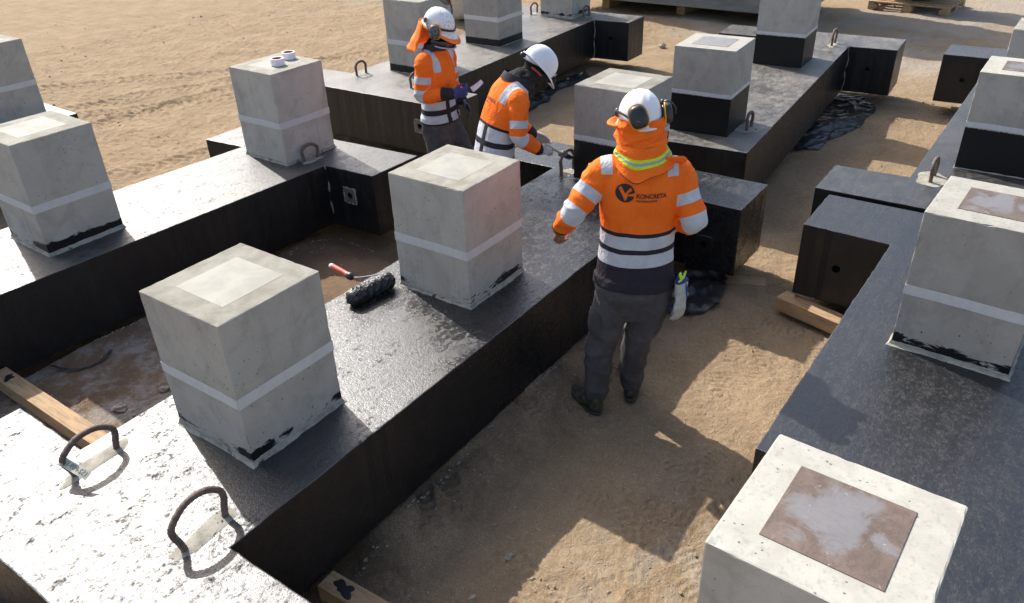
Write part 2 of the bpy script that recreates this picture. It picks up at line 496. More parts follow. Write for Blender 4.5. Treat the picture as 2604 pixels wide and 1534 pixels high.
def tube(pts, rad, side=(1, 0, 0), n=18, k=5, cap=True):
    """loft of ellipses: rad entries (a along side, b along the other); returns verts, faces"""
    rad = [(r, r) if not isinstance(r, (tuple, list)) else r for r in rad]
    allp = np.hstack([np.asarray(pts, float), np.asarray(rad, float)])
    c = catmull(allp, k) if k > 1 else allp
    pp, rr = c[:, :3], np.maximum(c[:, 3:], 1e-4)
    side = np.asarray(side, float)
    m = len(pp)
    tans = np.gradient(pp, axis=0)
    V, F = [], []
    rings = []
    def ring(p, t, a, b, s_):
        s2 = s_ - t * (s_ @ t)
        s2 /= np.linalg.norm(s2) + 1e-12
        o = np.cross(t, s2)
        i0 = len(V)
        for q in range(n):
            an = 2 * math.pi * q / n
            V.append(p + s2 * a * math.cos(an) + o * b * math.sin(an))
        rings.append(i0)
    tn = [t / (np.linalg.norm(t) + 1e-12) for t in tans]
    if cap:
        rm = min(rr[0]) * 0.9
        for q in (0.15, 0.55, 0.85):
            ring(pp[0] - tn[0] * rm * math.sqrt(1 - q * q), tn[0], rr[0][0] * q, rr[0][1] * q, side)
    for i in range(m):
        ring(pp[i], tn[i], rr[i][0], rr[i][1], side)
    if cap:
        rm = min(rr[-1]) * 0.9
        for q in (0.85, 0.55, 0.15):
            ring(pp[-1] + tn[-1] * rm * math.sqrt(1 - q * q), tn[-1], rr[-1][0] * q, rr[-1][1] * q, side)
    for a, b in zip(rings[:-1], rings[1:]):
        for q in range(n):
            q2 = (q + 1) % n
            F.append((a + q, a + q2, b + q2, b + q))
    if cap:
        F.append(tuple(rings[0] + q for q in range(n))[::-1])
        F.append(tuple(rings[-1] + q for q in range(n)))
    return V, F
def join(parts):
    V, F = [], []
    for v, f in parts:
        o = len(V)
        V += [tuple(q) for q in v]
        F += [tuple(i + o for i in ff) for ff in f]
    return V, F
def ball(c, r, n=14, k=9):
    c = np.asarray(c, float)
    r = np.asarray(r if isinstance(r, (tuple, list)) else (r, r, r), float)
    V, F = [], []
    for j in range(k + 1):
        th = math.pi * (j + 0.02) / (k + 0.04)
        for i in range(n):
            a = 2 * math.pi * i / n
            V.append(c + r * np.array([math.sin(th) * math.cos(a), math.sin(th) * math.sin(a), math.cos(th)]))
    for j in range(k):
        for i in range(n):
            i2 = (i + 1) % n
            F.append((j * n + i, (j + 1) * n + i, (j + 1) * n + i2, j * n + i2))
    F.append(tuple(range(n)))
    F.append(tuple(range(k * n, k * n + n))[::-1])
    return V, F
def evaluated(me, mods):
    """mesh with modifiers applied; mods is a list of (type, settings)"""
    ob = bpy.data.objects.new('working', me)
    COL.objects.link(ob)
    for t, kw in mods:
        m_ = ob.modifiers.new(t, t)
        for a, b in kw.items():
            setattr(m_, a, b)
    dg = bpy.context.evaluated_depsgraph_get()
    dg.update()
    out = bpy.data.meshes.new_from_object(ob.evaluated_get(dg))
    bpy.data.objects.remove(ob)
    return out
def remeshed(name, parts, voxel, smooth=4):
    V, F = join(parts)
    me = mesh(name, V, F)
    out = evaluated(me, [('REMESH', dict(mode='VOXEL', voxel_size=voxel, use_smooth_shade=True)),
                         ('SMOOTH', dict(factor=0.5, iterations=smooth))])
    out.name = name
    return out
def verts_of(me):
    a = np.empty(len(me.vertices) * 3)
    me.vertices.foreach_get('co', a)
    return a.reshape(-1, 3)
def normals_of(me):
    a = np.empty(len(me.vertices) * 3)
    me.vertex_normals.foreach_get('vector', a)
    return a.reshape(-1, 3)
class Waves:
    """cheap smooth random field: a sum of random plane waves"""
    def __init__(s, seed, freq, n=14, aniso=(1, 1, 1)):
        r = np.random.default_rng(seed)
        d = r.normal(size=(n, 3))
        d /= np.linalg.norm(d, axis=1)[:, None]
        s.k = d * np.asarray(aniso) * freq * r.uniform(0.6, 1.5, size=(n, 1))
        s.ph = r.uniform(0, 6.28, n)
        s.a = np.full(n, 1.0 / math.sqrt(n))
    def __call__(s, p):
        return (np.sin(p @ s.k.T + s.ph) * s.a).sum(1)
def add_attr(me, name, arr, typ='FLOAT_VECTOR'):
    at = me.attributes.new(name, typ, 'POINT')
    at.data.foreach_set('vector' if typ == 'FLOAT_VECTOR' else 'value', np.ascontiguousarray(arr, dtype=np.float32).ravel())

# ------------------------------------------------------------------ ground
def sstep(x, a, b):
    t = np.clip((x - a) / (b - a), 0, 1)
    return t * t * (3 - 2 * t)
def ground_rise(x, y):
    """metres above the base level, x and y in survey units"""
    z = np.zeros_like(x)
    pit = sstep(y, 5.9, 6.15) * (1 - sstep(y, 9.3, 9.6)) * (1 - sstep(x, 7.0, 8.0))
    z = z + 0.115 * pit
    side = (1 - sstep(4.1 - y, 0.05, 0.62)) * (y < 4.5) * sstep(x, 2.9, 3.5) * (1 - sstep(x, 7.5, 8.8))
    z = z + 0.145 * side
    return z
def field(shape, step, lo, hi, slope, seed):
    """band-limited random field by FFT, unit variance"""
    r = np.random.default_rng(seed)
    f = np.fft.rfft2(r.normal(size=shape))
    ky = np.fft.fftfreq(shape[0], step)[:, None]
    kx = np.fft.rfftfreq(shape[1], step)[None]
    k_ = np.sqrt(kx ** 2 + ky ** 2) + 1e-9
    f *= np.where((k_ > 1 / hi) & (k_ < 1 / lo), k_ ** (-slope), 0)
    o = np.fft.irfft2(f, shape)
    return o / o.std()
def sample(F_, step, X, Y):
    i = np.mod(X / step, F_.shape[0] - 1)
    j = np.mod(Y / step, F_.shape[1] - 1)
    i0, j0 = i.astype(int), j.astype(int)
    a, b = i - i0, j - j0
    return (F_[i0, j0] * (1 - a) * (1 - b) + F_[i0 + 1, j0] * a * (1 - b) + F_[i0, j0 + 1] * (1 - a) * b + F_[i0 + 1, j0 + 1] * a * b)
def axis(segs, lo, hi):
    a = []
    for s0, s1, st in segs:
        a += list(np.arange(s0, s1, st))
    a.append(segs[-1][1])
    out, st = [a[0]], segs[0][2]
    while out[0] > lo:
        st *= 1.35
        out.insert(0, out[0] - st)
    st = segs[-1][2]
    while a[-1] < hi:
        st *= 1.25
        a.append(a[-1] + st)
    return np.array(out[:-1] + a)
gx = axis([(0.6, 5.4, 0.011), (5.4, 15.0, 0.03)], -400, 900)
gy = axis([(-0.2, 3.1, 0.011), (3.1, 14.0, 0.03)], -500, 700)
X, Y = np.meshgrid(gx, gy, indexing='ij')
Zg = ground_rise(X / S, Y / S)
F1 = field((512, 512), 0.03, 0.35, 3.0, 1.6, 1)
F2 = field((512, 512), 0.011, 0.03, 0.3, 1.2, 2)
nearmask = np.clip(1.4 - np.hypot(X - 5, Y - 4) / 25, 0, 1)
Zg += nearmask * (0.010 * sample(F1, 0.03, X + 50, Y + 50) + 0.0024 * sample(F2, 0.011, X + 50, Y + 50))
# trodden, churned lumps in the open ground on the far left
F3 = field((512, 512), 0.03, 0.06, 0.28, 0.5, 5)
lump = sstep(Y, 4.8, 6.0) * nearmask
Zg += lump * 0.006 * np.maximum(sample(F3, 0.03, X + 90, Y + 20), -0.4)
# boot prints
def stamp(cx, cy, an, depth, wide):
    ix0, ix1 = np.searchsorted(gx, (cx - 0.2, cx + 0.2))
    iy0, iy1 = np.searchsorted(gy, (cy - 0.2, cy + 0.2))
    if ix1 - ix0 < 5 or iy1 - iy0 < 5:
        return
    x = X[ix0:ix1, iy0:iy1] - cx
    y = Y[ix0:ix1, iy0:iy1] - cy
    u = x * math.cos(an) + y * math.sin(an)
    v = -x * math.sin(an) + y * math.cos(an)
    w = wide * (1.0 - 0.22 * np.cos((u + 0.03) * 22))
    ins = np.clip((1 - (u / 0.145) ** 4 - (v / w) ** 4) * 4, 0, 1)
    bars = np.where(u > -0.02, np.sign(np.sin(u * 2 * math.pi / 0.041 + np.abs(v) * 25)), np.sign(np.sin(np.hypot(u + 0.085, v) * 2 * math.pi / 0.041)))
    rim = np.clip(1 - np.abs((u / 0.145) ** 4 + (v / w) ** 4 - 1.25) * 3, 0, 1)
    sub = Zg[ix0:ix1, iy0:iy1]
    base_ = ground_rise(np.array([cx / S]), np.array([cy / S]))[0]
    sub[:] = sub * (1 - 0.75 * ins) + 0.75 * ins * np.where(np.abs(sub - base_) < 0.05, base_ * 0.25 + sub.mean() * 0.75, sub)
    sub += depth * (-0.25 * ins + 0.5 * ins * bars + 0.25 * rim)
for i in range(120):
    stamp(random.uniform(0.9, 5.0), random.uniform(0.45, 2.0), random.choice((0.55, 3.7)) + random.gauss(0, 0.6), random.uniform(0.006, 0.011), random.uniform(0.047, 0.055))
# tyre tracks crossing the open ground
for (ax, ay, dx, dy, wd) in ((2.2, 9.7, 0.60, -0.05, 0.16), (3.2, 11.0, 0.82, -0.30, 0.17), (2.0, 12.1, 0.72, -0.55, 0.16), (4.5, 7.4, 0.45, -0.1, 0.14), (3.5, 13.2, .7, -.62, .17)):
    L_ = math.hypot(dx, dy)
    dx, dy = dx / L_, dy / L_
    u = (X - ax) * dx + (Y - ay) * dy
    v = -(X - ax) * dy + (Y - ay) * dx + 0.15 * np.sin(u * 0.5)
    ins = np.clip((1 - (np.abs(v) / wd) ** 6) * 3, 0, 1) * sstep(u, -1.5, 0) * (1 - sstep(u, 5.5, 7.5))
    chev = np.sin((u + np.abs(v) * 0.7) * 2 * math.pi / 0.13)
    Zg += ins * (-0.010 + 0.010 * np.clip(chev * 2.2, -1, 1)) + 0.008 * np.clip(1 - np.abs(np.abs(v) - wd * 1.08) / 0.05, 0, 1) * sstep(u, -1.5, 0) * (1 - sstep(u, 5.5, 7.5))
nxg, nyg = len(gx), len(gy)
co = np.stack([X, Y, Zg], -1).reshape(-1, 3)
ii = np.arange(nxg * nyg).reshape(nxg, nyg)
quads = np.stack([ii[:-1, :-1], ii[1:, :-1], ii[1:, 1:], ii[:-1, 1:]], -1).reshape(-1, 4)
gme = bpy.data.meshes.new('ground')
gme.vertices.add(len(co))
gme.vertices.foreach_set('co', co.ravel())
gme.loops.add(quads.size)
gme.loops.foreach_set('vertex_index', quads.ravel().astype(np.int32))
gme.polygons.add(len(quads))
gme.polygons.foreach_set('loop_start', np.arange(0, quads.size, 4, dtype=np.int32))
gme.polygons.foreach_set('loop_total', np.full(len(quads), 4, dtype=np.int32))
gme.update(calc_edges=True)
gme.validate()
ground = link('ground', gme, M['sand'], smooth=True)
tag(ground, 'sandy building-site ground with boot prints and tyre tracks', kind='structure')
def gz(xm, ym):
    i = min(max(np.searchsorted(gx, xm), 1), nxg - 1)
    j = min(max(np.searchsorted(gy, ym), 1), nyg - 1)
    return float(Zg[i, j])

# ------------------------------------------------------------------ foundation beams
def set_params(ob, **kw):
    for k_, v_ in kw.items():
        ob[k_] = v_
def loop_mesh(span, height, bulge, r=0.0130):
    h = height
    pts = [(-span / 2, 0, -0.02), (-span / 2 - bulge * 0.5, 0, h * 0.24), (-span / 2 - bulge, 0.003, h * 0.50), (-span / 2 - bulge * 0.7, 0.005, h * 0.70), (-span * 0.30, 0.006, h * 0.93), (0, 0.004, h),
           (span * 0.30, 0, h * 0.94), (span / 2 + bulge * 0.4, -0.002, h * 0.72), (span / 2 + bulge * 0.75, -0.003, h * 0.50), (span / 2 + bulge * 0.4, 0, h * 0.24), (span / 2, 0, -0.02)]
    fine_ = catmull(pts, 12)
    rr = [(r * (1.0 + (0.05 if (i_ // 2) % 2 else -0.02)),) * 2 for i_ in range(len(fine_))]
    v, f = tube(fine_, rr, side=(0, 1, 0), n=12, k=1, cap=False)
    return mesh('lifting_loop', v, f)
def blob_patch(name, lx, ly, th, seed, n=40, amt=0.22):
    r = np.random.default_rng(seed)
    ph = r.uniform(0, 6.28, 6)
    V = [(0, 0, th)]
    for lay, (sc, z) in enumerate(((0.72, th * 0.92), (1.0, 0.0007))):
        for i in range(n):
            a = 2 * math.pi * i / n
            q = 1 + amt * sum(math.sin((k_ + 2) * a + ph[k_]) / (k_ + 1.5) for k_ in range(6))
            c_, s_ = math.cos(a), math.sin(a)
            se = (abs(c_) ** 3.2 + abs(s_) ** 3.2) ** (-1 / 3.2)
            V.append((lx / 2 * c_ * se * q * sc, ly / 2 * s_ * se * q * sc, z))
    F = [(0, 1 + i, 1 + (i + 1) % n) for i in range(n)]
    F += [(1 + i, 1 + n + i, 1 + n + (i + 1) % n, 1 + (i + 1) % n) for i in range(n)]
    return mesh(name, V, F)
def fillet_mesh(w, h, out, seed, skip=()):
    """skirt of trowelled mortar round the foot of a square column (half width w)"""
    r = np.random.default_rng(seed)
    per = []
    m = 14
    for (x0, y0, x1, y1) in ((-1, -1, 1, -1), (1, -1, 1, 1), (1, 1, -1, 1), (-1, 1, -1, -1)):
        for i in range(m):
            t = i / m
            per.append((x0 + (x1 - x0) * t, y0 + (y1 - y0) * t))
    n = len(per)
    V, F = [], []
    for lev in range(3):
        for i, (x, y) in enumerate(per):
            hh = h * (0.75 + 0.5 * r.random())
            oo = out * (0.7 + 0.7 * r.random())
            l_ = max(abs(x), abs(y))
            if lev == 0:
                e, z = 0.0012, hh
            elif lev == 1:
                e, z = oo * 0.35, hh * 0.35
            else:
                e, z = oo, 0.0008
            k_ = (w + e) / w
            V.append((x * w * k_, y * w * k_, z))
    for lev in range(2):
        for i in range(n):
            j = (i + 1) % n
            F.append((lev * n + j, lev * n + i, (lev + 1) * n + i, (lev + 1) * n + j))
    return mesh('mortar_fillet', V, F)
def ring_band(w, z0, z1, th, seed):
    r = np.random.default_rng(seed)
    V, F = [], []
    m = 10
    per = []
    for (x0, y0, x1, y1) in ((-1, -1, 1, -1), (1, -1, 1, 1), (1, 1, -1, 1), (-1, 1, -1, -1)):
        for i in range(m):
            t = i / m
            per.append((x0 + (x1 - x0) * t, y0 + (y1 - y0) * t))
    n = len(per)
    sl = [0.0018 * math.sin(i * 0.5 + seed) + r.normal() * 0.0004 for i in range(n)]
    for z, e in ((z0, 0.0005), (z0 + 0.001, th), (z1 - 0.001, th), (z1, 0.0005)):
        for i, (x, y) in enumerate(per):
            k_ = (w + e) / w
            V.append((x * w * k_, y * w * k_, z + sl[i]))
    for lev in range(3):
        for i in range(n):
            j = (i + 1) % n
            F.append((lev * n + i, lev * n + j, (lev + 1) * n + j, (lev + 1) * n + i))
    o_ = len(V)                          # lapped end of the tape
    ya, yb = -w + 0.004, -w + 0.05 + 0.03 * r.random()
    for e_, zs in ((0.0022, 0.0025), (0.0030, 0.0025)):
        for y_, z_ in ((ya, z0), (yb, z0 + 0.001), (yb + 0.004, z1), (ya, z1)):
            V.append((-(w + th + e_ - 0.0018), y_, z_ + zs))
    F += [(o_ + 4, o_ + 7, o_ + 6, o_ + 5), (o_, o_ + 1, o_ + 5, o_ + 4), (o_ + 1, o_ + 2, o_ + 6, o_ + 5), (o_ + 2, o_ + 3, o_ + 7, o_ + 6)]
    return mesh('tape_band', V, F)

SEED = [0]
def foundation(label, poly, cols, loops=(), holes=(), dust=0.35, wet=0.0, seams=(), mottle=0.0):
    """poly in survey units (counter-clockwise). holes: (x, y, z, axis, plate kind)"""
    cx = sum(q[0] for q in poly) / len(poly)
    cy = sum(q[1] for q in poly) / len(poly)
    o = P(cx, cy, -1.0)
    loc = lambda x, y, z=0.0: P(x, y, z) - o
    pl = [(loc(x, y).x, loc(x, y).y) for x, y in poly]
    dense = []
    rj = np.random.default_rng(int(cx * 100))
    for i_, (xa, ya) in enumerate(pl):
        xb, yb = pl[(i_ + 1) % len(pl)]
        L_ = math.hypot(xb - xa, yb - ya)
        m_ = max(1, int(L_ / 0.045))
        for t_ in range(m_):
            jt = 0.0 if t_ == 0 else rj.normal() * 0.0014
            dense.append((xa + (xb - xa) * t_ / m_ + (ya - yb) / L_ * jt, ya + (yb - ya) * t_ / m_ + (xb - xa) / L_ * jt))
    me = prism_mesh('precast_foundation', dense, 0.0, 1.0 * S)
    bevel_mesh(me, 0.006, 2)
    if holes:
        cut = []
        for (x, y, z, ax, kind) in holes:
            c = loc(x, y, z)
            rr = 0.026
            d = Vector((0.07, 0, 0)) if ax == 'x' else Vector((0, 0.07, 0))
            cut.append(tube([c - d, c + d], [rr, rr], side=(0, 0, 1), n=20, k=1, cap=False))
            v, f = cut[-1]
            f += [tuple(range(20))[::-1], tuple(range(20, 40))]
        V, F = join(cut)
        cme = mesh('cut', V, F)
        cob = bpy.data.objects.new('cut', cme)
        COL.objects.link(cob)
        me = evaluated(me, [('BOOLEAN', dict(operation='DIFFERENCE', object=cob, solver='EXACT'))])
        bpy.data.objects.remove(cob)
    root = link('precast_foundation', me, M['tar'], loc=o)
    set_params(root, dust=float(dust), wet=float(wet), mottle=float(mottle))
    tag(root, label, 'concrete foundation', 'precast foundation beams')
    for (x, y, h, rot, kw) in cols:
        SEED[0] += 1
        sd = SEED[0]
        a = R(rot)
        c = loc(x + 0.5 * math.cos(a) - 0.5 * math.sin(a), y + 0.5 * math.sin(a) + 0.5 * math.cos(a), 0.0)
        hw = 0.5 * S
        cm = box_mesh('column', -hw, hw, -hw, hw, -0.02, h * S)
        bm_ = bmesh.new()
        bm_.from_mesh(cm)
        bmesh.ops.subdivide_edges(bm_, edges=bm_.edges[:], cuts=17, use_grid_fill=True)
        ed_ = [e for e in bm_.edges if len(e.link_faces) == 2 and e.calc_face_angle(0) > 0.6]
        bmesh.ops.bevel(bm_, geom=ed_, offset=0.006, segments=2, affect='EDGES', profile=0.6)
        rj = np.random.default_rng(sd + 50)
        for q_ in bm_.verts:
            near_ = sum(1 for v_, l_ in ((q_.co.x, hw), (q_.co.y, hw)) if abs(abs(v_) - l_) < 0.0075) + (1 if abs(q_.co.z - h * S) < 0.0075 else 0)
            if near_ >= 2:
                e_ = max(0.0, rj.normal()) * 0.0007 + (0.0045 if rj.random() < 0.018 else 0)
                q_.co.x -= math.copysign(e_, q_.co.x) * (abs(abs(q_.co.x) - hw) < 0.0075)
                q_.co.y -= math.copysign(e_, q_.co.y) * (abs(abs(q_.co.y) - hw) < 0.0075)
                q_.co.z -= e_ * (abs(q_.co.z - h * S) < 0.0075)
        bm_.to_mesh(cm)
        bm_.free()
        co_ = link('column', cm, M['concrete'], root, c)
        co_.rotation_euler = (0, 0, a)
        set_params(co_, seed=(sd * 1.7, sd * 0.9, sd * 2.3), smear=float(min(kw.get('smear', 0.6), 1.1)), tone=(sd * 0.37) % 1.0, paint_h=float(kw.get('paint', -1.0)), topdark=0.0 if kw.get('plate') else 1.0)
        if kw.get('label'):
            co_['label'] = kw['label']
        if kw.get('tape', True):
            z0 = kw.get('tz', 0.57) * S
            link('tape_band', ring_band(hw, z0, z0 + kw.get('tw', 0.1) * S, 0.0016, sd), M['tape'], co_)
        pw = kw.get('pw', 0.30)
        pmat = M[kw.get('plate', 'pad')]
        ph = 0.0009 if kw.get('plate', 'pad') == 'pad' else 0.0028
        pm = box_mesh('top_plate', -pw * S, pw * S, -pw * S * kw.get('pa', 1), pw * S * kw.get('pa', 1), h * S - 0.01, h * S + ph, 0.0012)
        link('top_plate', pm, pmat, co_)
        if kw.get('fillet', 1):
            link('mortar_fillet', fillet_mesh(hw, 0.020 * kw.get('fillet', 1), 0.013 * kw.get('fillet', 1), sd), M['mortar'], co_)
    for (x, y, rz, span, h, bulge, pl_) in loops:
        SEED[0] += 1
        c = loc(x, y, 0.0)
        lo = link('lifting_loop', loop_mesh(span * S, h * S, bulge * S), M['rebar'], root, c, True)
        lo.rotation_euler = (R(2 * math.sin(SEED[0])), 0, R(rz))
        pt = link('mortar_patch', blob_patch('mortar_patch', pl_[0] * S, pl_[1] * S, 0.004, SEED[0], amt=0.17), M['mortar'], root, c + Vector((0, 0, 0.0002)), True)
        pt.rotation_euler = (0, 0, R(rz))
    for (x, y, z, ax, kind) in holes:
        c = loc(x, y, z)
        if kind:
            hw = 0.125 * S * 1.0
            # square frame plate with a round opening, standing 4 mm proud
            n = 24
            V, F = [], []
            for rad_fn, e in ((lambda q: 0.027, 0.0), (lambda q: 0.027, 0.005), (lambda q: hw / max(abs(math.cos(q)), abs(math.sin(q))), 0.005), (lambda q: (hw + 0.003) / max(abs(math.cos(q)), abs(math.sin(q))), -0.002)):
                for i in range(n):
                    q = 2 * math.pi * (i + 0.5) / n
                    rr = rad_fn(q)
                    V.append((-e, -rr * math.cos(q), rr * math.sin(q)) if ax == 'x' else (rr * math.cos(q), -e, rr * math.sin(q)))
            for lv in range(3):
                for i in range(n):
                    j = (i + 1) % n
                    F.append((lv * n + i, lv * n + j, (lv + 1) * n + j, (lv + 1) * n + i))
            ap = link('anchor_plate', mesh('anchor_plate', V, F), M['anchor'] if kind == 'grey' else M['tar'], root, c)
            if kind == 'grey':
                # crumbly bare rim round the plate
                parts = []
                r = np.random.default_rng(SEED[0])
                for i in range(46):
                    q = 2 * math.pi * i / 46
                    k_ = hw / max(abs(math.cos(q)), abs(math.sin(q)))
                    a_, b_ = k_ * math.cos(q), k_ * math.sin(q)
                    pc = (-0.003, -a_, b_) if ax == 'x' else (a_, -0.003, b_)
                    s_ = 0.0045 * r.uniform(0.5, 1.5)
                    parts.append(ball(pc, (s_, s_ * 1.7, s_ * 1.5), 6, 4))
                v, f = join(parts)
                link('plate_rim', mesh('plate_rim', v, f), M['burr'], ap)
    for (x, y, z0, z1) in seams:
        pts = [loc(x + 0.02 * math.sin(i * 2.1), y + 0.02 * math.cos(i * 1.7), z0 + (z1 - z0) * i / 8) for i in range(9)]
        v, f = tube(pts, [0.007 + 0.003 * math.sin(i * 2.7) for i in range(9)], n=7, k=2)
        link('mortar_seam', mesh('mortar_seam', v, f), M['burr'], root, None, True)
    return root

LP = (0.62, 0.15)
fB = foundation('freshly tarred near beam with three columns and a roller on it',
    [(0.98, 3.07), (1.98, 3.07), (1.98, 4.06), (9.41, 4.06), (9.40, 3.08), (10.42, 3.08), (10.42, 7.03), (9.42, 7.03), (9.44, 6.04), (1.96, 6.03), (1.96, 7.06), (0.98, 7.06)],
    [(2.64, 4.60, 1.349, 0, dict(smear=1.0, label='nearest grey column with pale grout pad and tar smears')),
     (5.535, 4.60, 1.353, 0, dict(smear=1.0)),
     (9.23, 4.56, 1.372, -0.4, dict(paint=0.59 * S, tz=0.60, tw=0.075, smear=0, label='column with freshly painted black foot', fillet=0.4))],
    [(1.95, 5.765, 3, 0.36, 0.30, 0.05, (0.62, 0.15)), (1.97, 4.33, 4, 0.36, 0.35, 0.05, (0.62, 0.15)), (9.38, 5.75, 0, 0.34, 0.34, 0.0, (0.45, 0.2))],
    [(9.40, 3.55, -0.62, 'x', 'tar')], dust=0.07, wet=1.0, mottle=1.0)
fA = foundation('dry tarred left beam with two columns, two tape rolls on one',
    [(-0.7, 9.60), (7.73, 9.17), (7.78, 8.20), (8.79, 8.18), (8.56, 11.95), (7.55, 11.93), (7.63, 11.05), (-0.7, 11.52)],
    [(3.73, 9.86, 1.444, -1.0, dict(smear=1.3)), (7.42, 9.68, 1.415, -0.8, dict(smear=0.55))],
    [(7.80, 9.555, -8, 0.26, 0.25, 0.01, (0.42, 0.22))],
    [(7.755, 8.72, -0.42, 'x', 'grey')], dust=0.36, mottle=0.7, seams=[(7.74, 9.16, -0.98, -0.02)])
fE = foundation('dusty tarred beam behind the worker reading a paper, with three columns',
    [(10.98, 9.40), (11.99, 9.40), (11.97, 10.50), (18.99, 10.83), (19.08, 9.83), (19.98, 9.85), (19.86, 13.9), (18.86, 13.9), (18.88, 13.0), (11.95, 12.80), (11.90, 13.6), (10.90, 13.55)],
    [(12.51, 11.18, 1.48, 0.8, dict(paint=0.16 * S, smear=0, fillet=0.4)), (15.31, 11.28, 1.46, 0.8, dict(paint=0.17 * S, smear=0, fillet=0.4)), (18.85, 11.42, 1.44, 1.5, dict(smear=1.2))],
    [(11.95, 12.51, 0, 0.28, 0.28, 0.0, (0.5, 0.14)), (11.80, 10.84, 0, 0.28, 0.28, 0.0, (0.45, 0.14)), (19.0, 12.75, 0, 0.3, 0.28, 0, (0.4, 0.16)), (19.22, 11.2, 0, 0.28, 0.28, 0, (0.45, 0.2))],
    [(10.95, 10.05, -0.45, 'x', 'grey'), (19.075, 10.33, -0.45, 'x', 'grey')], dust=0.95, seams=[(18.985, 10.80, -0.98, -0.02)])
fD = foundation('dusty tarred beam beyond the worker seen from behind, with two black-footed columns',
    [(11.46, 3.78), (18.98, 4.27), (19.06, 3.27), (20.20, 3.33), (20.0, 7.40), (19.0, 7.34), (19.05, 6.28), (11.30, 5.76)],
    [(11.98, 4.32, 1.366, 3.5, dict(paint=0.615 * S, tz=0.62, tw=0.06, smear=0, plate='plate_grey', pw=0.29, fillet=0)),
     (16.66, 4.61, 1.45, 3.5, dict(paint=0.60 * S, tz=0.61, tw=0.06, smear=0, plate='plate_grey', fillet=0))],
    [(12.57, 4.17, 3, 0.25, 0.27, 0.0, (0.42, 0.42)), (18.98, 4.62, 3, 0.32, 0.33, 0.0, (0.5, 0.18))],
    [(19.065, 3.80, -0.47, 'x', 'tar')], dust=0.85, seams=[(18.975, 4.25, -0.98, -0.02)])
fC = foundation('blue-black tarred beam at the lower right with rusty plate on its near column',
    [(2.0, -0.75), (9.42, -0.75), (9.42, -1.7), (10.50, -1.7), (10.50, 2.27), (9.40, 2.27), (9.36, 1.23), (5.04, 1.29), (5.04, 0.93), (2.0, 0.93)],
    [(2.69, -0.13, 1.313, -2.2, dict(plate='plate_rust', pw=0.30, smear=0.5, label='nearest right column topped by a brown rusty plate')),
     (7.13, -0.26, 1.40, -2.5, dict(plate='plate_rust', pw=0.28, smear=1.2))],
    [], [(9.39, 1.78, -0.5, 'x', None)], dust=0.05)
fG = foundation('tarred beam at the far right edge with a loop in a white mortar patch',
    [(10.66, -1.5), (11.68, -1.5), (11.68, -0.5), (19.2, -0.6), (19.2, -1.6), (20.25, -1.6), (20.16, 2.39), (19.14, 2.37), (19.18, 1.43), (11.67, 1.49), (11.63, 2.50), (10.64, 2.50)],
    [(12.35, 0.04, 1.373, -0.4, dict(paint=0.60 * S, tz=0.61, tw=0.075, smear=0, plate='plate_rust', pw=0.27, fillet=0.4)), (15.28, -0.02, 1.38, -0.4, dict(smear=0.5))],
    [(11.73, 1.215, 0, 0.28, 0.30, 0.0, (0.5, 0.42))],
    [(19.14, 1.9, -0.5, 'x', None)], dust=0.28)
fF = foundation('tarred beam at the far left edge with one column half in view',
    [(-1.0, 15.5), (7.24, 15.5), (7.30, 17.6), (-1.0, 17.6)],
    [(5.93, 16.0, 1.41, 1.0, dict(smear=0.6))], [], [], dust=0.15)

# ragged burrs of concrete along the foot of the two near beams
def burrs(parent, a, b, n, seed, side):
    r = np.random.default_rng(seed)
    parts = []
    o = parent.location
    for i in range(n):
        t = r.random()
        if math.sin(t * 23 + seed) + math.sin(t * 61) < -0.1:
            continue
        x = a[0] + (b[0] - a[0]) * t
        y = a[1] + (b[1] - a[1]) * t + side * r.uniform(0.0, 0.045)
        gzz = max(gz(x * S, y * S), 0.0)
        s_ = r.uniform(0.003, 0.008)
        parts.append(ball(Vector((x * S, y * S, gzz + s_ * 0.5)) - o, (s_ * r.uniform(1, 2.2), s_, s_ * 0.7), 6, 4))
    v, f = join(parts)
    ob = link('concrete_burrs', mesh('concrete_burrs', v, f), M['burr'], parent)
    ob['kind'] = 'stuff'
burrs(fB, (3.0, 4.04), (9.2, 4.04), 240, 3, -1)
burrs(fA, (1.8, 9.43), (7.7, 9.15), 240, 5, -1)
burrs(fA, (7.74, 9.1), (7.74, 8.25), 60, 8, 0)

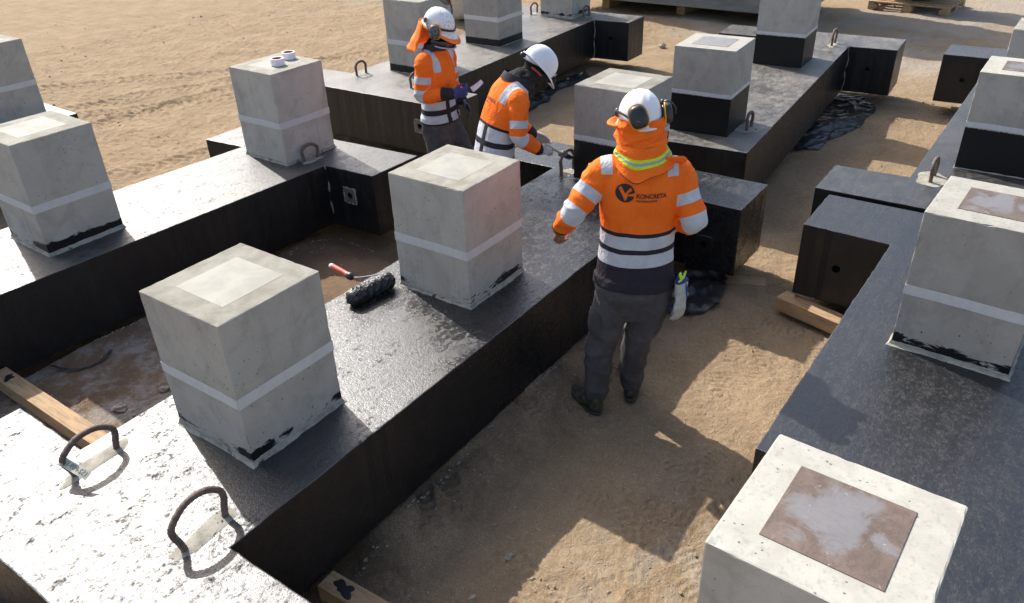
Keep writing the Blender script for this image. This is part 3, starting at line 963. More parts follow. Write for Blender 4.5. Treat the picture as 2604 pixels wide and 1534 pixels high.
# paper tag taped to the first lifting loop of the near beam (writing seen from behind)
def text_mesh(body, size, bold=0.0):
    cu = bpy.data.curves.new('t', 'FONT')
    cu.body = body
    cu.size = size
    cu.align_x = 'LEFT'
    cu.offset = bold * size
    ob = bpy.data.objects.new('t', cu)
    COL.objects.link(ob)
    dg = bpy.context.evaluated_depsgraph_get()
    dg.update()
    me = bpy.data.meshes.new_from_object(ob.evaluated_get(dg))
    bpy.data.objects.remove(ob)
    return me
first_loop = [c for c in fB.children if c.name.startswith('lifting_loop')][0]
wp = P(1.95, 5.765, 0.0)
def tag_obj():
    L0, Wd = 0.125, 0.036
    nx = 12
    V, F, MI = [], [], []
    for i in range(nx + 1):
        t = i / nx
        for j in (0, 1):
            V.append((L0 * t, Wd * (j - 0.5), 0.006 * math.sin(t * 3.0) - 0.004 * t))
    for i in range(nx):
        F.append((2 * i, 2 * i + 2, 2 * i + 3, 2 * i + 1))
        MI.append(0)
    # wrap round the bar
    o = len(V)
    for i in range(13):
        a = 2 * math.pi * i / 12
        for j in (0, 1):
            V.append((-0.012 + 0.0132 * math.cos(a), Wd * (j - 0.5), 0.0132 * math.sin(a)))
    for i in range(12):
        F.append((o + 2 * i, o + 2 * i + 2, o + 2 * i + 3, o + 2 * i + 1))
        MI.append(0)
    tm = text_mesh('152-P09-1', 0.026)
    tv = verts_of(tm)
    w_ = tv[:, 0].max()
    o = len(V)
    for q in tv:
        xx = 0.118 - (q[0] / w_) * 0.105
        t = xx / L0
        V.append((xx, -0.008 + q[1] * 1.15, 0.006 * math.sin(t * 3.0) - 0.004 * t + 0.0012))
    for p_ in tm.polygons:
        F.append(tuple(i + o for i in p_.vertices)[::-1])
        MI.append(1)
    me = mesh('tag', V, F)
    me.materials.append(M['tagpaper'])
    me.materials.append(M['ink'])
    me.polygons.foreach_set('material_index', MI)
    ob = link('tag', me, None, first_loop)
    # local frame on the loop: along -Y, slightly down, from the left bar of the loop
    ex = Vector((0.10, -1.0, -0.22)).normalized()
    ey = Vector((0.9, 0.1, 0.4))
    ey = (ey - ex * ey.dot(ex)).normalized()
    ez = ex.cross(ey)
    m_ = Matrix((ex, ey, ez)).transposed().to_4x4()
    m_.translation = Vector((-0.112, -0.006, 0.082))
    ob.matrix_local = m_
    ob['label'] = 'pale tape tag with green handwriting showing through'
tag_obj()

# ------------------------------------------------------------------ loose things on the site
def board(name, label, cat, a, b, w, h, zc, mat=None, group=None, tarred=None):
    """squared timber from a to b (survey units, plan), w x h metres, top at level zc (survey units)"""
    pa, pb = P(*a, zc), P(*b, zc)
    d = pb - pa
    L_ = d.length
    me = box_mesh(name, -w / 2, w / 2, -L_ / 2, L_ / 2, -h, 0, 0.004)
    ob = link(name, me, mat or M['timber'], loc=(pa + pb) / 2)
    ob.rotation_euler = (0, 0, math.atan2(d.y, d.x) - math.pi / 2)
    tag(ob, label, cat, group)
    if tarred:
        pt = link('tar_stain', blob_patch('tar_stain', tarred[1], tarred[2], 0.0018, 31, amt=0.4), M['timber_tar'], ob, (0, tarred[0] * L_, 0.0003))
    return ob
board('timber_bearer', 'long timber bearer lying between the left beam and the near crossbar', 'timber', (2.56, 9.40), (2.53, 6.1), 0.095, 0.095, -0.86, tarred=(-0.42, 0.06, 0.05))
board('timber_bearer', 'timber bearer jutting from the long beam at the bottom edge', 'timber', (2.67, 4.03), (2.75, 2.2), 0.095, 0.095, -1.0, tarred=(-0.38, 0.06, 0.09))
board('timber_bearer', 'lower timber under the bearer at the bottom edge', 'timber', (2.49, 3.95), (2.55, 2.2), 0.11, 0.06, -1.17)
board('timber_bearer', 'timber block under the blue-black beam end with the round hole', 'timber', (9.40, 2.40), (9.14, 1.45), 0.12, 0.095, -1.06)
board('wood_plank', 'thin pale plank half buried beside the black polythene', 'plank', (9.75, 3.42), (9.95, 2.78), 0.12, 0.03, -1.26)
board('wood_offcut', 'small wood offcut on the open sand by the far left column', 'offcut', (13.4, 14.6), (13.5, 13.6), 0.05, 0.025, -1.22)

# crumpled black polythene
def sheet(label, pts, seed, amp=0.05, res=0.02, lift=0.01):
    c = np.mean([P(*q).to_tuple()[:2] for q in pts], axis=0)
    pl = np.array([P(*q).to_tuple()[:2] for q in pts]) - c
    x0, y0 = pl.min(0)
    x1, y1 = pl.max(0)
    xs = np.arange(x0, x1, res)
    ys = np.arange(y0, y1, res)
    A, B = np.meshgrid(xs, ys, indexing='ij')
    w1 = Waves(seed, 13, 10)
    w2 = Waves(seed + 1, 34, 12)
    q = np.stack([A.ravel(), B.ravel(), np.zeros(A.size)], -1)
    ins = np.zeros(A.size, bool)
    wob = 0.03 * w1(q * 1.3)
    px_, py_ = q[:, 0] + wob, q[:, 1] - wob
    n = len(pl)
    for i in range(n):
        xa, ya = pl[i]
        xb, yb = pl[(i + 1) % n]
        cond = ((ya > py_) != (yb > py_)) & (px_ < (xb - xa) * (py_ - ya) / (yb - ya + 1e-12) + xa)
        ins ^= cond
    h = amp * np.exp(-(w1(q) / 0.35) ** 2) * (0.6 + 0.4 * np.sin(q[:, 0] * 9 + seed)) + amp * 0.35 * np.exp(-(w2(q) / 0.3) ** 2)
    q[:, 2] = h
    q[:, 0] += 0.012 * w2(q + 3)
    q[:, 1] += 0.012 * w1(q * 2 + 5)
    for i in range(len(q)):
        q[i, 2] += gz(q[i, 0] + c[0], q[i, 1] + c[1]) + lift
    idx = -np.ones(A.size, int)
    idx[ins] = np.arange(ins.sum())
    idg = idx.reshape(A.shape)
    F = []
    for i in range(A.shape[0] - 1):
        for j in range(A.shape[1] - 1):
            f = (idg[i, j], idg[i + 1, j], idg[i + 1, j + 1], idg[i, j + 1])
            if min(f) >= 0:
                F.append(f)
    base = q[ins]
    zb = base[:, 2].min()
    base[:, 2] -= zb
    me = mesh('plastic_sheet', base, F)
    ob = link('plastic_sheet', me, M['plastic'], loc=(c[0], c[1], zb), smooth=True)
    tag(ob, label, 'plastic sheet')
    return ob
sheet('crumpled black polythene on the sand behind the hanging gloves', [(8.45, 3.95), (8.55, 3.30), (9.0, 3.12), (9.75, 3.20), (10.1, 3.55), (9.6, 3.9), (9.35, 4.0)], 5, 0.11)
sheet('black polythene spilling from under the dusty beam\'s far right side', [(15.4, 4.2), (15.6, 3.85), (17.5, 3.42), (19.0, 3.5), (19.7, 3.9), (19.7, 4.5), (17.5, 4.4)], 9, 0.028, 0.015)
sheet('strip of black polythene along the foot of the beam behind the bending worker', [(12.6, 10.62), (13.0, 10.2), (14.5, 10.15), (16.0, 10.35), (18.3, 10.5), (18.6, 10.95), (15, 10.85)], 13, 0.04, 0.02)
def strap_loop():
    c = P(3.35, 8.95, GZ)
    z = gz(c.x, c.y)
    pts = [(-0.14, 0.16, 0.01), (-0.13, 0.05, 0.02), (-0.08, -0.03, 0.015), (0.0, -0.07, 0.012), (0.09, -0.06, 0.02), (0.15, -0.01, 0.012)]
    v, f = tube(pts, [(0.003, 0.009)] * 6, side=(0, 0, 1), n=8, k=6)
    ob = link('packing_strap', mesh('packing_strap', v, f), M['plastic'], loc=(c.x, c.y, z), smooth=True)
    tag(ob, 'curl of black packing strap on the soil in the left pit', 'strap')
strap_loop()

# two rolls of white tape on the far left-hand column
def tape_roll(x, y, label):
    ro, ri, h = 0.052, 0.040, 0.05
    n = 40
    V, F, MI = [], [], []
    prof = [(ri, 0), (ro, 0), (ro + 0.0004, h * 0.5), (ro, h), (ri, h)]
    for r_, z in prof:
        for i in range(n):
            a = 2 * math.pi * i / n
            V.append((r_ * math.cos(a), r_ * math.sin(a), z))
    m_ = len(prof)
    for k_ in range(m_ - 1):
        for i in range(n):
            j = (i + 1) % n
            F.append((k_ * n + i, k_ * n + j, (k_ + 1) * n + j, (k_ + 1) * n + i))
    ob = link('tape_roll', mesh('tape_roll', V, F), M['tape_roll'], loc=P(x, y, 1.415) + Vector((0, 0, 0.0042)))
    tag(ob, label, 'tape roll', 'tape rolls on the column')
    V2, F2 = [], []
    for r_, z in ((ri - 0.0002, 0.0), (ri - 0.0002, h - 0.001), (ri - 0.003, h - 0.001), (ri - 0.003, 0)):
        for i in range(n):
            a = 2 * math.pi * i / n
            V2.append((r_ * math.cos(a), r_ * math.sin(a), z))
    for k_ in range(3):
        for i in range(n):
            j = (i + 1) % n
            F2.append((k_ * n + i, k_ * n + j, (k_ + 1) * n + j, (k_ + 1) * n + i))
    link('card_core', mesh('card_core', V2, F2), M['tape_core'], ob)
    return ob
tape_roll(7.86, 10.02, 'roll of white tape nearer the column\'s front corner')
tape_roll(8.22, 10.18, 'roll of white tape nearer the column\'s back edge')

# long-nap tar roller lying on the near beam
def roller():
    a, b = P(4.93, 5.73, 0), P(5.40, 5.67, 0)
    c = (a + b) / 2
    rad = 0.045
    root = empty('paint_roller', c, math.atan2((b - a).y, (b - a).x))
    L_ = (b - a).length
    V, F = tube([(-L_ / 2, 0, rad), (L_ / 2, 0, rad)], [rad, rad], side=(0, 1, 0), n=110, k=90)
    V = np.array(V)
    ctr = V.copy()
    ctr[:, 1] = 0
    ctr[:, 2] = rad
    d = V - ctr
    n_ = d / (np.linalg.norm(d, axis=1)[:, None] + 1e-6)
    w1, w2 = Waves(3, 150, 24), Waves(4, 480, 30)
    V = V + n_ * (0.0025 * w1(V) + 0.0045 * np.abs(w2(V)))[:, None] + np.stack([0.004 * w2(V + 2), 0 * V[:, 0], 0 * V[:, 0]], -1)
    V[:, 2] = np.maximum(V[:, 2], 0.002)
    link('roller_sleeve', mesh('roller_sleeve', V, F), M['nap'], root, smooth=True)
    v, f = tube([(-L_ / 2 - 0.012, 0, rad), (-L_ / 2 + 0.02, 0, rad)], [0.028, 0.028], side=(0, 1, 0), n=20, k=1)
    link('end_cap', mesh('end_cap', v, f), M['grey_strap'], root)
    # wire frame and handle going back-left over the pit
    w_ = [(L_ / 2 - 0.02, 0.0, rad), (L_ / 2 + 0.03, 0.0, rad), (L_ / 2 + 0.035, 0.06, rad + 0.01), (0.07, 0.115, rad + 0.01), (0.02, 0.15, rad + 0.012), (0.0, 0.19, rad + 0.014)]
    v, f = tube(w_, [0.004] * 6, side=(0, 0, 1), n=8, k=5)
    link('wire_frame', mesh('wire_frame', v, f), M['steel'], root, smooth=True)
    h0, h1 = Vector((0.005, 0.185, rad + 0.014)), Vector((-0.01, 0.345, rad + 0.035))
    q = [h0.lerp(h1, t) for t in (0, 0.08, 0.2, 0.5, 0.8, 0.95, 1.0)]
    v, f = tube(q, [0.024, 0.023, 0.0165, 0.017, 0.0175, 0.017, 0.014], side=(1, 0, 0), n=16, k=3)
    hm = mesh('handle', v, f)
    hm.materials.append(M['handle_red'])
    hm.materials.append(M['black_plastic'])
    hm.materials.append(M['grey_strap'])
    ax = (h1 - h0).normalized()
    for p_ in hm.polygons:
        t = (p_.center - h0).dot(ax) / (h1 - h0).length
        p_.material_index = 1 if t < 0.16 else (2 if t > 0.92 else 0)
    link('handle', hm, None, root, smooth=True)
    tag(root, 'long-nap roller soaked in black tar with red handle, lying on the near beam', 'paint roller')
roller()

# far background: slab on bearers, pallet, white bag, yellow post
def slab():
    z0 = -0.86
    o = P(26.0, 11.5, GZ)
    root = empty('precast_box_unit', o, 0)
    def rel(x, y, z): return P(x, y, z) - o
    a = rel(25.85, 7.6, z0); b = rel(30.4, 15.6, z0 + 0.42)
    me = box_mesh('lower_ledge', a.x, b.x, a.y, b.y, a.z, b.z, 0.01)
    link('lower_ledge', me, M['slab'], root)
    a = rel(26.05, 7.7, z0 + 0.422); b = rel(30.3, 15.5, 4.9)
    link('wall', box_mesh('wall', a.x, b.x, a.y, b.y, a.z, b.z, 0.01), M['slab'], root)
    for y in (8.6, 11.6, 14.6):
        a = rel(26.6, y, GZ); b = rel(30.0, y + 0.3, z0)
        link('bearer', box_mesh('bearer', a.x, b.x, a.y, b.y, a.z - 0.02, b.z), M['timber'], root)
    root.rotation_euler = (0, 0, R(-1.5))
    tag(root, 'grey precast concrete box raised on bearers at the top edge', 'concrete box')
slab()
def pallet():
    o = P(30.1, 5.15, GZ)
    root = empty('pallet', Vector((o.x, o.y, gz(o.x, o.y))), R(-5))
    W_, D_ = 1.28, 1.05           # along Y, along X
    for i in range(3):
        y = -W_ / 2 + i * (W_ - 0.14) / 2
        for j in range(3):
            x = j * (D_ - 0.14) / 2
            link('block', box_mesh('block', x, x + 0.14, y, y + 0.14, 0.02, 0.10, 0.004), M['timber'], root)
    for i in range(7):
        x = i * (D_ - 0.1) / 6
        link('deck_board', box_mesh('deck_board', x, x + 0.1, -W_ / 2, W_ / 2, 0.122, 0.144, 0.003), M['timber'], root)
    for i in range(3):
        y = -W_ / 2 + i * (W_ - 0.1) / 2
        link('stringer_board', box_mesh('stringer_board', 0, D_, y, y + 0.1, 0.1005, 0.1215, 0.003), M['timber'], root)
        link('bottom_board', box_mesh('bottom_board', 0, D_, y, y + 0.1, 0.0, 0.0195, 0.003), M['timber'], root)
    tag(root, 'wooden pallet under wrapped sacks at the top right', 'pallet')
    V, F = tube([(0.5, 0, 0.0), (0.5, 0, 0.12), (0.5, 0, 0.24), (0.5, 0, 0.36), (0.5, 0, 0.5)], [(0.46, 0.60), (0.49, 0.64), (0.465, 0.60), (0.49, 0.635), (0.45, 0.6)], side=(1, 0, 0), n=48, k=8)
    V = np.array(V)
    c_ = V[:, :2] - np.array([0.5, 0.0])
    a_, b_ = c_[:, 0] / 0.49, c_[:, 1] / 0.64
    rr = np.hypot(a_, b_) + 1e-6
    sq = (np.abs(a_ / rr) ** 5 + np.abs(b_ / rr) ** 5) ** (-1 / 5)
    V[:, :2] = np.array([0.5, 0.0]) + c_ * sq[:, None]
    V[:, 2] -= V[:, 2].min()
    w1 = Waves(8, 22, 14)
    V[:, 0] += 0.02 * w1(V)
    V[:, 1] += 0.02 * w1(V + 4)
    load = link('wrapped_load', mesh('wrapped_load', V, F), M['wrap'], loc=root.location + Vector((0, 0, 0.1455)), smooth=True)
    load.rotation_euler = root.rotation_euler
    tag(load, 'stretch-wrapped grey sacks stacked on the pallet', 'sacks')
pallet()
def bulk_bag():
    o = P(22.75, 18.2, GZ)
    root = empty('bulk_bag', Vector((o.x, o.y, gz(o.x, o.y))), 0.4)
    V, F = tube([(0, 0, 0.05), (0, 0, 0.2), (0, 0, 0.5), (0, 0, 0.85), (0, 0, 1.0)], [0.42, 0.50, 0.53, 0.50, 0.42], n=48, k=6)
    V = np.array(V)
    a_ = np.arctan2(V[:, 1], V[:, 0])
    sq = (np.abs(np.cos(a_)) ** 3 + np.abs(np.sin(a_)) ** 3) ** (-1 / 3)
    V[:, :2] *= sq[:, None]
    w1 = Waves(2, 14, 14)
    V[:, :2] += 0.02 * np.stack([w1(V), w1(V + 3)], -1)
    V[:, 2] -= V[:, 2].min()
    link('bag_body', mesh('bag_body', V, F), M['bag'], root, smooth=True)
    for i in range(4):
        an = math.pi / 4 + i * math.pi / 2
        c_, s_ = math.cos(an) * 0.5, math.sin(an) * 0.5
        v, f = tube([(c_, s_, 0.9), (c_ * 1.02, s_ * 1.02, 1.2), (c_ * 0.8, s_ * 0.8, 1.25), (c_ * 0.75, s_ * 0.75, 0.98)], [(0.03, 0.004)] * 4, side=(-s_, c_, 0), n=8, k=4)
        link('lifting_strap', mesh('lifting_strap', v, f), M['bag'], root)
    tag(root, 'white woven bulk bag standing behind the two far columns', 'bulk bag')
bulk_bag()
def post():
    o = P(23.3, 14.8, GZ)
    root = empty('yellow_post', Vector((o.x, o.y, gz(o.x, o.y))), 0)
    v, f = tube([(0, 0, 0), (0, 0, 0.75)], [0.045, 0.045], n=20, k=1)
    link('post_tube', mesh('post_tube', v, f), M['yellow_paint'], root)
    link('base_flange', box_mesh('base_flange', -0.1, 0.1, -0.1, 0.1, 0.0, 0.02, 0.003), M['yellow_paint'], root)
    tag(root, 'short yellow post at the top edge behind the far beam', 'post')
post()

# stones
def stone_verts(r, s_):
    V, F = ball((0, 0, 0), (s_ * r.uniform(0.8, 1.5), s_ * r.uniform(0.7, 1.1), s_ * r.uniform(0.45, 0.75)), 8, 5)
    V = np.array(V) * (1 + 0.18 * r.normal(size=(len(V), 1)))
    return V, F
def gravel():
    r = np.random.default_rng(5)
    parts = []
    def put(n, x0, x1, y0, y1, s0, s1):
        for _ in range(n):
            x, y = r.uniform(x0, x1), r.uniform(y0, y1)
            xu, yu = x / S, y / S
            if 3.95 < yu < 6.2 and 0.8 < xu < 10.6:
                continue
            s_ = s0 * (s1 / s0) ** r.random()
            V, F = stone_verts(r, s_)
            an = r.uniform(0, 6.28)
            c_, sn = math.cos(an), math.sin(an)
            V = np.stack([V[:, 0] * c_ - V[:, 1] * sn, V[:, 0] * sn + V[:, 1] * c_, V[:, 2]], -1)
            parts.append((V + np.array([x, y, gz(x, y) + s_ * 0.2]), F))
    put(700, 0.9, 5.5, 0.3, 2.0, 0.002, 0.007)
    put(260, 0.9, 3.0, 0.4, 1.4, 0.003, 0.009)
    put(200, 5.0, 11, 0.5, 5.0, 0.004, 0.013)
    put(500, 2, 16, 5.5, 16, 0.005, 0.017)
    put(120, 1.0, 3.8, 3.05, 4.6, 0.003, 0.009)
    put(260, 9, 18, 1, 9, 0.006, 0.018)
    v, f = join(parts)
    ob = link('gravel', mesh('gravel', v, f), M['stone'])
    tag(ob, 'small stones and grit scattered over the sand', 'gravel', kind='stuff')
gravel()
def stone(x, y, s_, label, seed):
    r = np.random.default_rng(seed)
    V, F = stone_verts(r, s_)
    V[:, 2] -= V[:, 2].min() * 0.6
    p_ = P(x, y, GZ)
    ob = link('stone', mesh('stone', V, F), M['stone'], loc=(p_.x, p_.y, gz(p_.x, p_.y)))
    tag(ob, label, 'stone', 'loose stones')
stone(3.05, 7.75, 0.035, 'rounded stone in the pit closer to the timber bearer', 1)
stone(3.55, 7.65, 0.03, 'rounded stone in the pit closer to the near column', 2)
stone(22.0, 10.2, 0.06, 'pale stone behind the far beam end below the slab', 3)
stone(3.9, 3.0, 0.018, 'small stone on the shaded sand beside the near beam', 4)
stone(3.35, 3.0, 0.018, 'small stone on the shaded sand nearest the bottom edge', 6)
stone(15.6, 12.9, 0.03, 'dirt clod on the open sand', 8)

# ------------------------------------------------------------------ people
def seg_param(p, poly):
    """nearest point on a polyline, first and last segments extended: arc length, distance, position"""
    best = None
    acc = 0.0
    n = len(poly)
    d_best = np.full(len(p), 1e9)
    s_best = np.zeros(len(p))
    q_best = np.zeros_like(p)
    for i in range(n - 1):
        a, b = np.asarray(poly[i], float), np.asarray(poly[i + 1], float)
        v = b - a
        L_ = np.linalg.norm(v)
        t = ((p - a) @ v) / (L_ * L_)
        lo = -9 if i == 0 else 0
        hi = 9 if i == n - 2 else 1
        t = np.clip(t, lo, hi)
        q = a + t[:, None] * v
        d = np.linalg.norm(p - q, axis=1)
        m_ = d < d_best
        d_best[m_] = d[m_]
        s_best[m_] = acc + t[m_] * L_
        q_best[m_] = q[m_]
        acc += L_
    return s_best, d_best, q_best

def mat_workwear(name, c):
    """hi-vis top, dark waist, reflective bands, trousers; all read from coordinates carried by the garment mesh"""
    k = NT(name)
    tor = k.sep(k.gattr('torso')[1])
    arm = k.sep(k.gattr('arm')[1])
    lat, frt, h = tor[0], tor[1], tor[2]
    s_, msk, side = arm[0], arm[1], arm[2]
    o = k.obj()
    cloth = k.noise(o, 9, 4, 0.6)
    weave = k.noise(o, 420, 2, 0.6)
    orange = k.mix(k.ss(cloth, 0.3, 0.75), (1.0, 0.185, 0.016), (0.93, 0.150, 0.012))
    navy = (0.030, 0.024, 0.032)
    refl = k.mix(k.ss(cloth, 0.3, 0.7), (0.58, 0.595, 0.62), (0.49, 0.505, 0.535))
    wob = k.mul(k.sub(k.noise(o, 5, 2), 0.5), 0.012)
    hw = k.add(h, wob)
    tors = k.mix(k.lt(hw, c['seam']), orange, navy)
    band = None
    for lo, hi in c['bands']:
        b = k.between(hw, lo, hi)
        band = b if band is None else k.mx(band, b)
    for lo, hi in c.get('gaps', ()):        # upright breaks in the waist bands
        band = k.mul(band, k.sub(1.0, k.between(lat, lo, hi)))
    tors = k.mix(band, tors, refl)
    for lo, hi, h0, h1, f0, f1 in c['straps']:
        m_ = k.mul(k.mul(k.between(lat, lo, hi), k.between(h, h0, h1)), k.between(frt, f0, f1))
        tors = k.mix(m_, tors, refl)
    tn = k.noise(o, 14, 5, 0.65)
    dustc = k.noise(k.off(o, (2, 1, 0)), 3.5, 4, 0.6)
    trous = k.mix(k.ss(tn, 0.3, 0.75), (0.066, 0.061, 0.066), (0.098, 0.090, 0.090))
    trous = k.mix(k.mul(k.ss(dustc, 0.5, 0.75), 0.5), trous, (0.16, 0.14, 0.12))
    tors = k.mix(k.lt(k.add(hw, k.mul(wob, 1.5)), c['hem']), tors, trous)
    tors = k.mix(k.gt(h, c['neck']), tors, c.get('neckcol', (0.012, 0.011, 0.011)))
    armc = orange
    for lo, hi in c['armbands']:
        armc = k.mix(k.between(s_, lo, hi), armc, refl)
    armc = k.mix(k.gt(s_, c['cuff']), armc, navy)
    armc = k.mix(k.gt(s_, c['hand']), armc, k.mix(cloth, (0.30, 0.17, 0.11), (0.20, 0.11, 0.07)))
    col = k.mix(k.gt(msk, 0.0), tors, armc)
    fold = k.noise(k.scale(o, (1, 1, 0.7)), 22, 4, 0.6, 0.8)
    cr = k.noise(k.scale(o, (1.0, 1.0, 0.55)), 13, 3, 0.6, 1.0)
    crease = k.math('ABSOLUTE', k.sub(cr, 0.5))
    return k.done(col, 0.85, k.bump(k.add(k.add(k.mul(fold, 0.8), k.mul(crease, 2.2)), k.mul(weave, 0.06)), 0.55, 0.014), 0.25)

def fingers_parts(wr, d, palm_n, side, curl, size=1.0, thumb_out=0.6, spread=0.06):
    """palm and five separate, unequal, bent fingers; d along the hand, palm_n out of the palm, side towards the thumb"""
    d = np.asarray(d, float); d /= np.linalg.norm(d)
    pn = np.asarray(palm_n, float); pn -= d * (pn @ d); pn /= np.linalg.norm(pn)
    sd = np.asarray(side, float)
    sd = sd - d * (sd @ d) - pn * (sd @ pn); sd /= np.linalg.norm(sd)
    wr = np.asarray(wr, float)
    S_ = size
    parts = []
    parts.append(tube([wr - d * 0.015 * S_, wr + d * 0.025 * S_, wr + d * 0.06 * S_, wr + d * 0.088 * S_], [(0.028 * S_, 0.020 * S_), (0.036 * S_, 0.018 * S_), (0.042 * S_, 0.017 * S_), (0.040 * S_, 0.014 * S_)], side=sd, n=16, k=4))
    offs = (0.030, 0.010, -0.010, -0.029)
    lens = (0.072, 0.080, 0.075, 0.058)
    for j, (of, ln) in enumerate(zip(offs, lens)):
        p = wr + d * 0.085 * S_ + sd * of * S_
        ang = 0.0
        pts = [p - d * 0.02 * S_, p]
        dirv = d + sd * spread * (1.5 - j)
        dirv /= np.linalg.norm(dirv)
        for q, fr in enumerate((0.45, 0.32, 0.26)):
            ang += curl[q] * (1 + 0.10 * j)
            v = dirv * math.cos(ang) + pn * math.sin(ang)
            p = p + v * ln * fr * S_
            pts.append(p)
        r0 = (0.0098, 0.0102, 0.0098, 0.0088)[j] * S_
        parts.append(tube(pts, [r0, r0, r0 * 0.97, r0 * 0.9, r0 * 0.78], side=sd, n=10, k=3))
    b = wr + d * 0.022 * S_ + sd * 0.030 * S_
    t1 = (sd * thumb_out + d * 0.75 + pn * 0.45); t1 /= np.linalg.norm(t1)
    t2 = (sd * 0.1 + d * 0.85 + pn * 0.65); t2 /= np.linalg.norm(t2)
    parts.append(tube([b - t1 * 0.01, b + t1 * 0.018 * S_, b + t1 * 0.045 * S_, b + t1 * 0.045 * S_ + t2 * 0.032 * S_], [0.015 * S_, 0.0135 * S_, 0.0115 * S_, 0.0085 * S_], side=sd, n=10, k=3))
    return parts

def dome_mesh(w, l, h, peak, lip, ridge=0.0, droop=0.30, rear=0.0):
    """hard-hat shell, forward +Y, up +Z, rim at z=0"""
    n, m_ = 72, 18
    V, F = [], []
    def pt(a, t):
        c_, s_ = math.cos(a), math.sin(a)
        e = math.sin(t) ** 0.86
        z = h * math.cos(t) ** 0.92 if math.cos(t) > 0 else 0
        x, y = w * c_ * e, l * s_ * e
        rg = ridge * (math.exp(-(x / 0.014) ** 2) + 0.8 * math.exp(-((abs(x) - 0.036) / 0.010) ** 2)) * math.sin(min(1, 2 * math.cos(t) + 0.001) * 1.57)
        return (x, y, z + rg)
    for j in range(m_ + 1):
        t = (math.pi / 2) * (j + 0.001) / m_
        for i in range(n):
            V.append(pt(2 * math.pi * i / n, t))
    def rim(ext, dz, fl):
        for i in range(n):
            a = 2 * math.pi * i / n
            f_ = max(0.0, math.sin(a))
            b_ = max(0.0, -math.sin(a))
            e = ext + fl * (peak * f_ ** 2.2 + rear * b_ ** 2)
            x, y = w * math.cos(a), l * math.sin(a)
            L_ = math.hypot(x, y)
            V.append((x + x / L_ * e * (0.55 if f_ > 0.3 else 1), y + y / L_ * e, -dz - droop * fl * peak * f_ ** 2.2))
    rim(0.001, 0.006, 0.0)
    rim(lip, 0.010, 0.5)
    rim(lip * 1.2, 0.014, 1.0)
    rim(lip * 1.1, 0.018, 0.98)
    rim(-0.004, 0.014, 0.45)
    rim(-0.006, 0.006, 0.0)
    for j in range(m_ + 6):
        for i in range(n):
            k_ = (i + 1) % n
            F.append((j * n + i, (j + 1) * n + i, (j + 1) * n + k_, j * n + k_))
    F.append(tuple(range(n)))
    o = len(V)
    # inner shell
    for j in range(m_ + 1):
        t = (math.pi / 2) * (1 - (j + 0.001) / m_ * 0.98)
        for i in range(n):
            x, y, z = pt(2 * math.pi * i / n, t)
            V.append((x * 0.96, y * 0.965, z * 0.96))
    for j in range(m_):
        for i in range(n):
            k_ = (i + 1) % n
            F.append((o + j * n + i, o + (j + 1) * n + i, o + (j + 1) * n + k_, o + j * n + k_))
    return mesh('helmet', V, F)

def frame(fwd, up):
    y = Vector(fwd).normalized()
    z = Vector(up)
    z = (z - y * z.dot(y)).normalized()
    x = y.cross(z)
    return Matrix((x, y, z)).transposed()

def ear_cup(parent, c, out, up, mat, sx=0.042, sy=0.052, dep=0.036):
    """ear defender cup: rounded shell, bright rim, dark cushion; 'out' points away from the head"""
    V, F = [], []
    n = 36
    prof = [(0.0, 1.0), (0.45, 0.985), (0.75, 0.90), (0.93, 0.68), (1.0, 0.40), (1.0, 0.0), (0.85, -0.02)]
    for (r_, z) in prof:
        for i in range(n):
            a = 2 * math.pi * i / n
            c_, s_ = math.cos(a), math.sin(a)
            se = (abs(c_) ** 2.7 + abs(s_) ** 2.7) ** (-1 / 2.7)
            V.append((sx * c_ * se * max(r_, 0.01), sy * s_ * se * max(r_, 0.01) * (1 + 0.10 * s_), dep * z))
    for j in range(len(prof) - 1):
        for i in range(n):
            k_ = (i + 1) % n
            F.append((j * n + i, (j + 1) * n + i, (j + 1) * n + k_, j * n + k_))
    nshell = len(F)
    # rim
    o = len(V)
    for (r_, z) in ((0.98, 0.10), (1.10, 0.10), (1.10, -0.12), (0.98, -0.12)):
        for i in range(n):
            a = 2 * math.pi * i / n
            c_, s_ = math.cos(a), math.sin(a)
            se = (abs(c_) ** 2.7 + abs(s_) ** 2.7) ** (-1 / 2.7)
            V.append((sx * c_ * se * r_, sy * s_ * se * r_ * (1 + 0.10 * s_), dep * z))
    for j in range(3):
        for i in range(n):
            k_ = (i + 1) % n
            F.append((o + j * n + i, o + (j + 1) * n + i, o + (j + 1) * n + k_, o + j * n + k_))
    nrim = len(F)
    o = len(V)
    for (r_, z) in ((0.95, -0.12), (0.98, -0.35), (0.80, -0.50), (0.1, -0.45)):
        for i in range(n):
            a = 2 * math.pi * i / n
            V.append((sx * math.cos(a) * r_, sy * math.sin(a) * r_, dep * z))
    for j in range(3):
        for i in range(n):
            k_ = (i + 1) % n
            F.append((o + j * n + i, o + (j + 1) * n + i, o + (j + 1) * n + k_, o + j * n + k_))
    me = mesh('ear_cup', V, F)
    for q in (mat, M['yellow'], M['black_plastic']):
        me.materials.append(q)
    me.polygons.foreach_set('material_index', [0 if i < nshell else (1 if i < nrim else 2) for i in range(len(F))])
    ob = link('ear_cup', me, None, parent, smooth=True)
    z = Vector(out).normalized()
    y = Vector(up); y = (y - z * y.dot(z)).normalized()
    m_ = Matrix((y.cross(z), y, z)).transposed().to_4x4()
    m_.translation = Vector(c)
    ob.matrix_local = m_
    return ob
def strap_obj(name, parent, pts, rad, mat, side=(0, 0, 1), k=5):
    v, f = tube(pts, rad, side=side, n=12, k=k)
    return link(name, mesh(name, v, f), mat, parent, smooth=True)

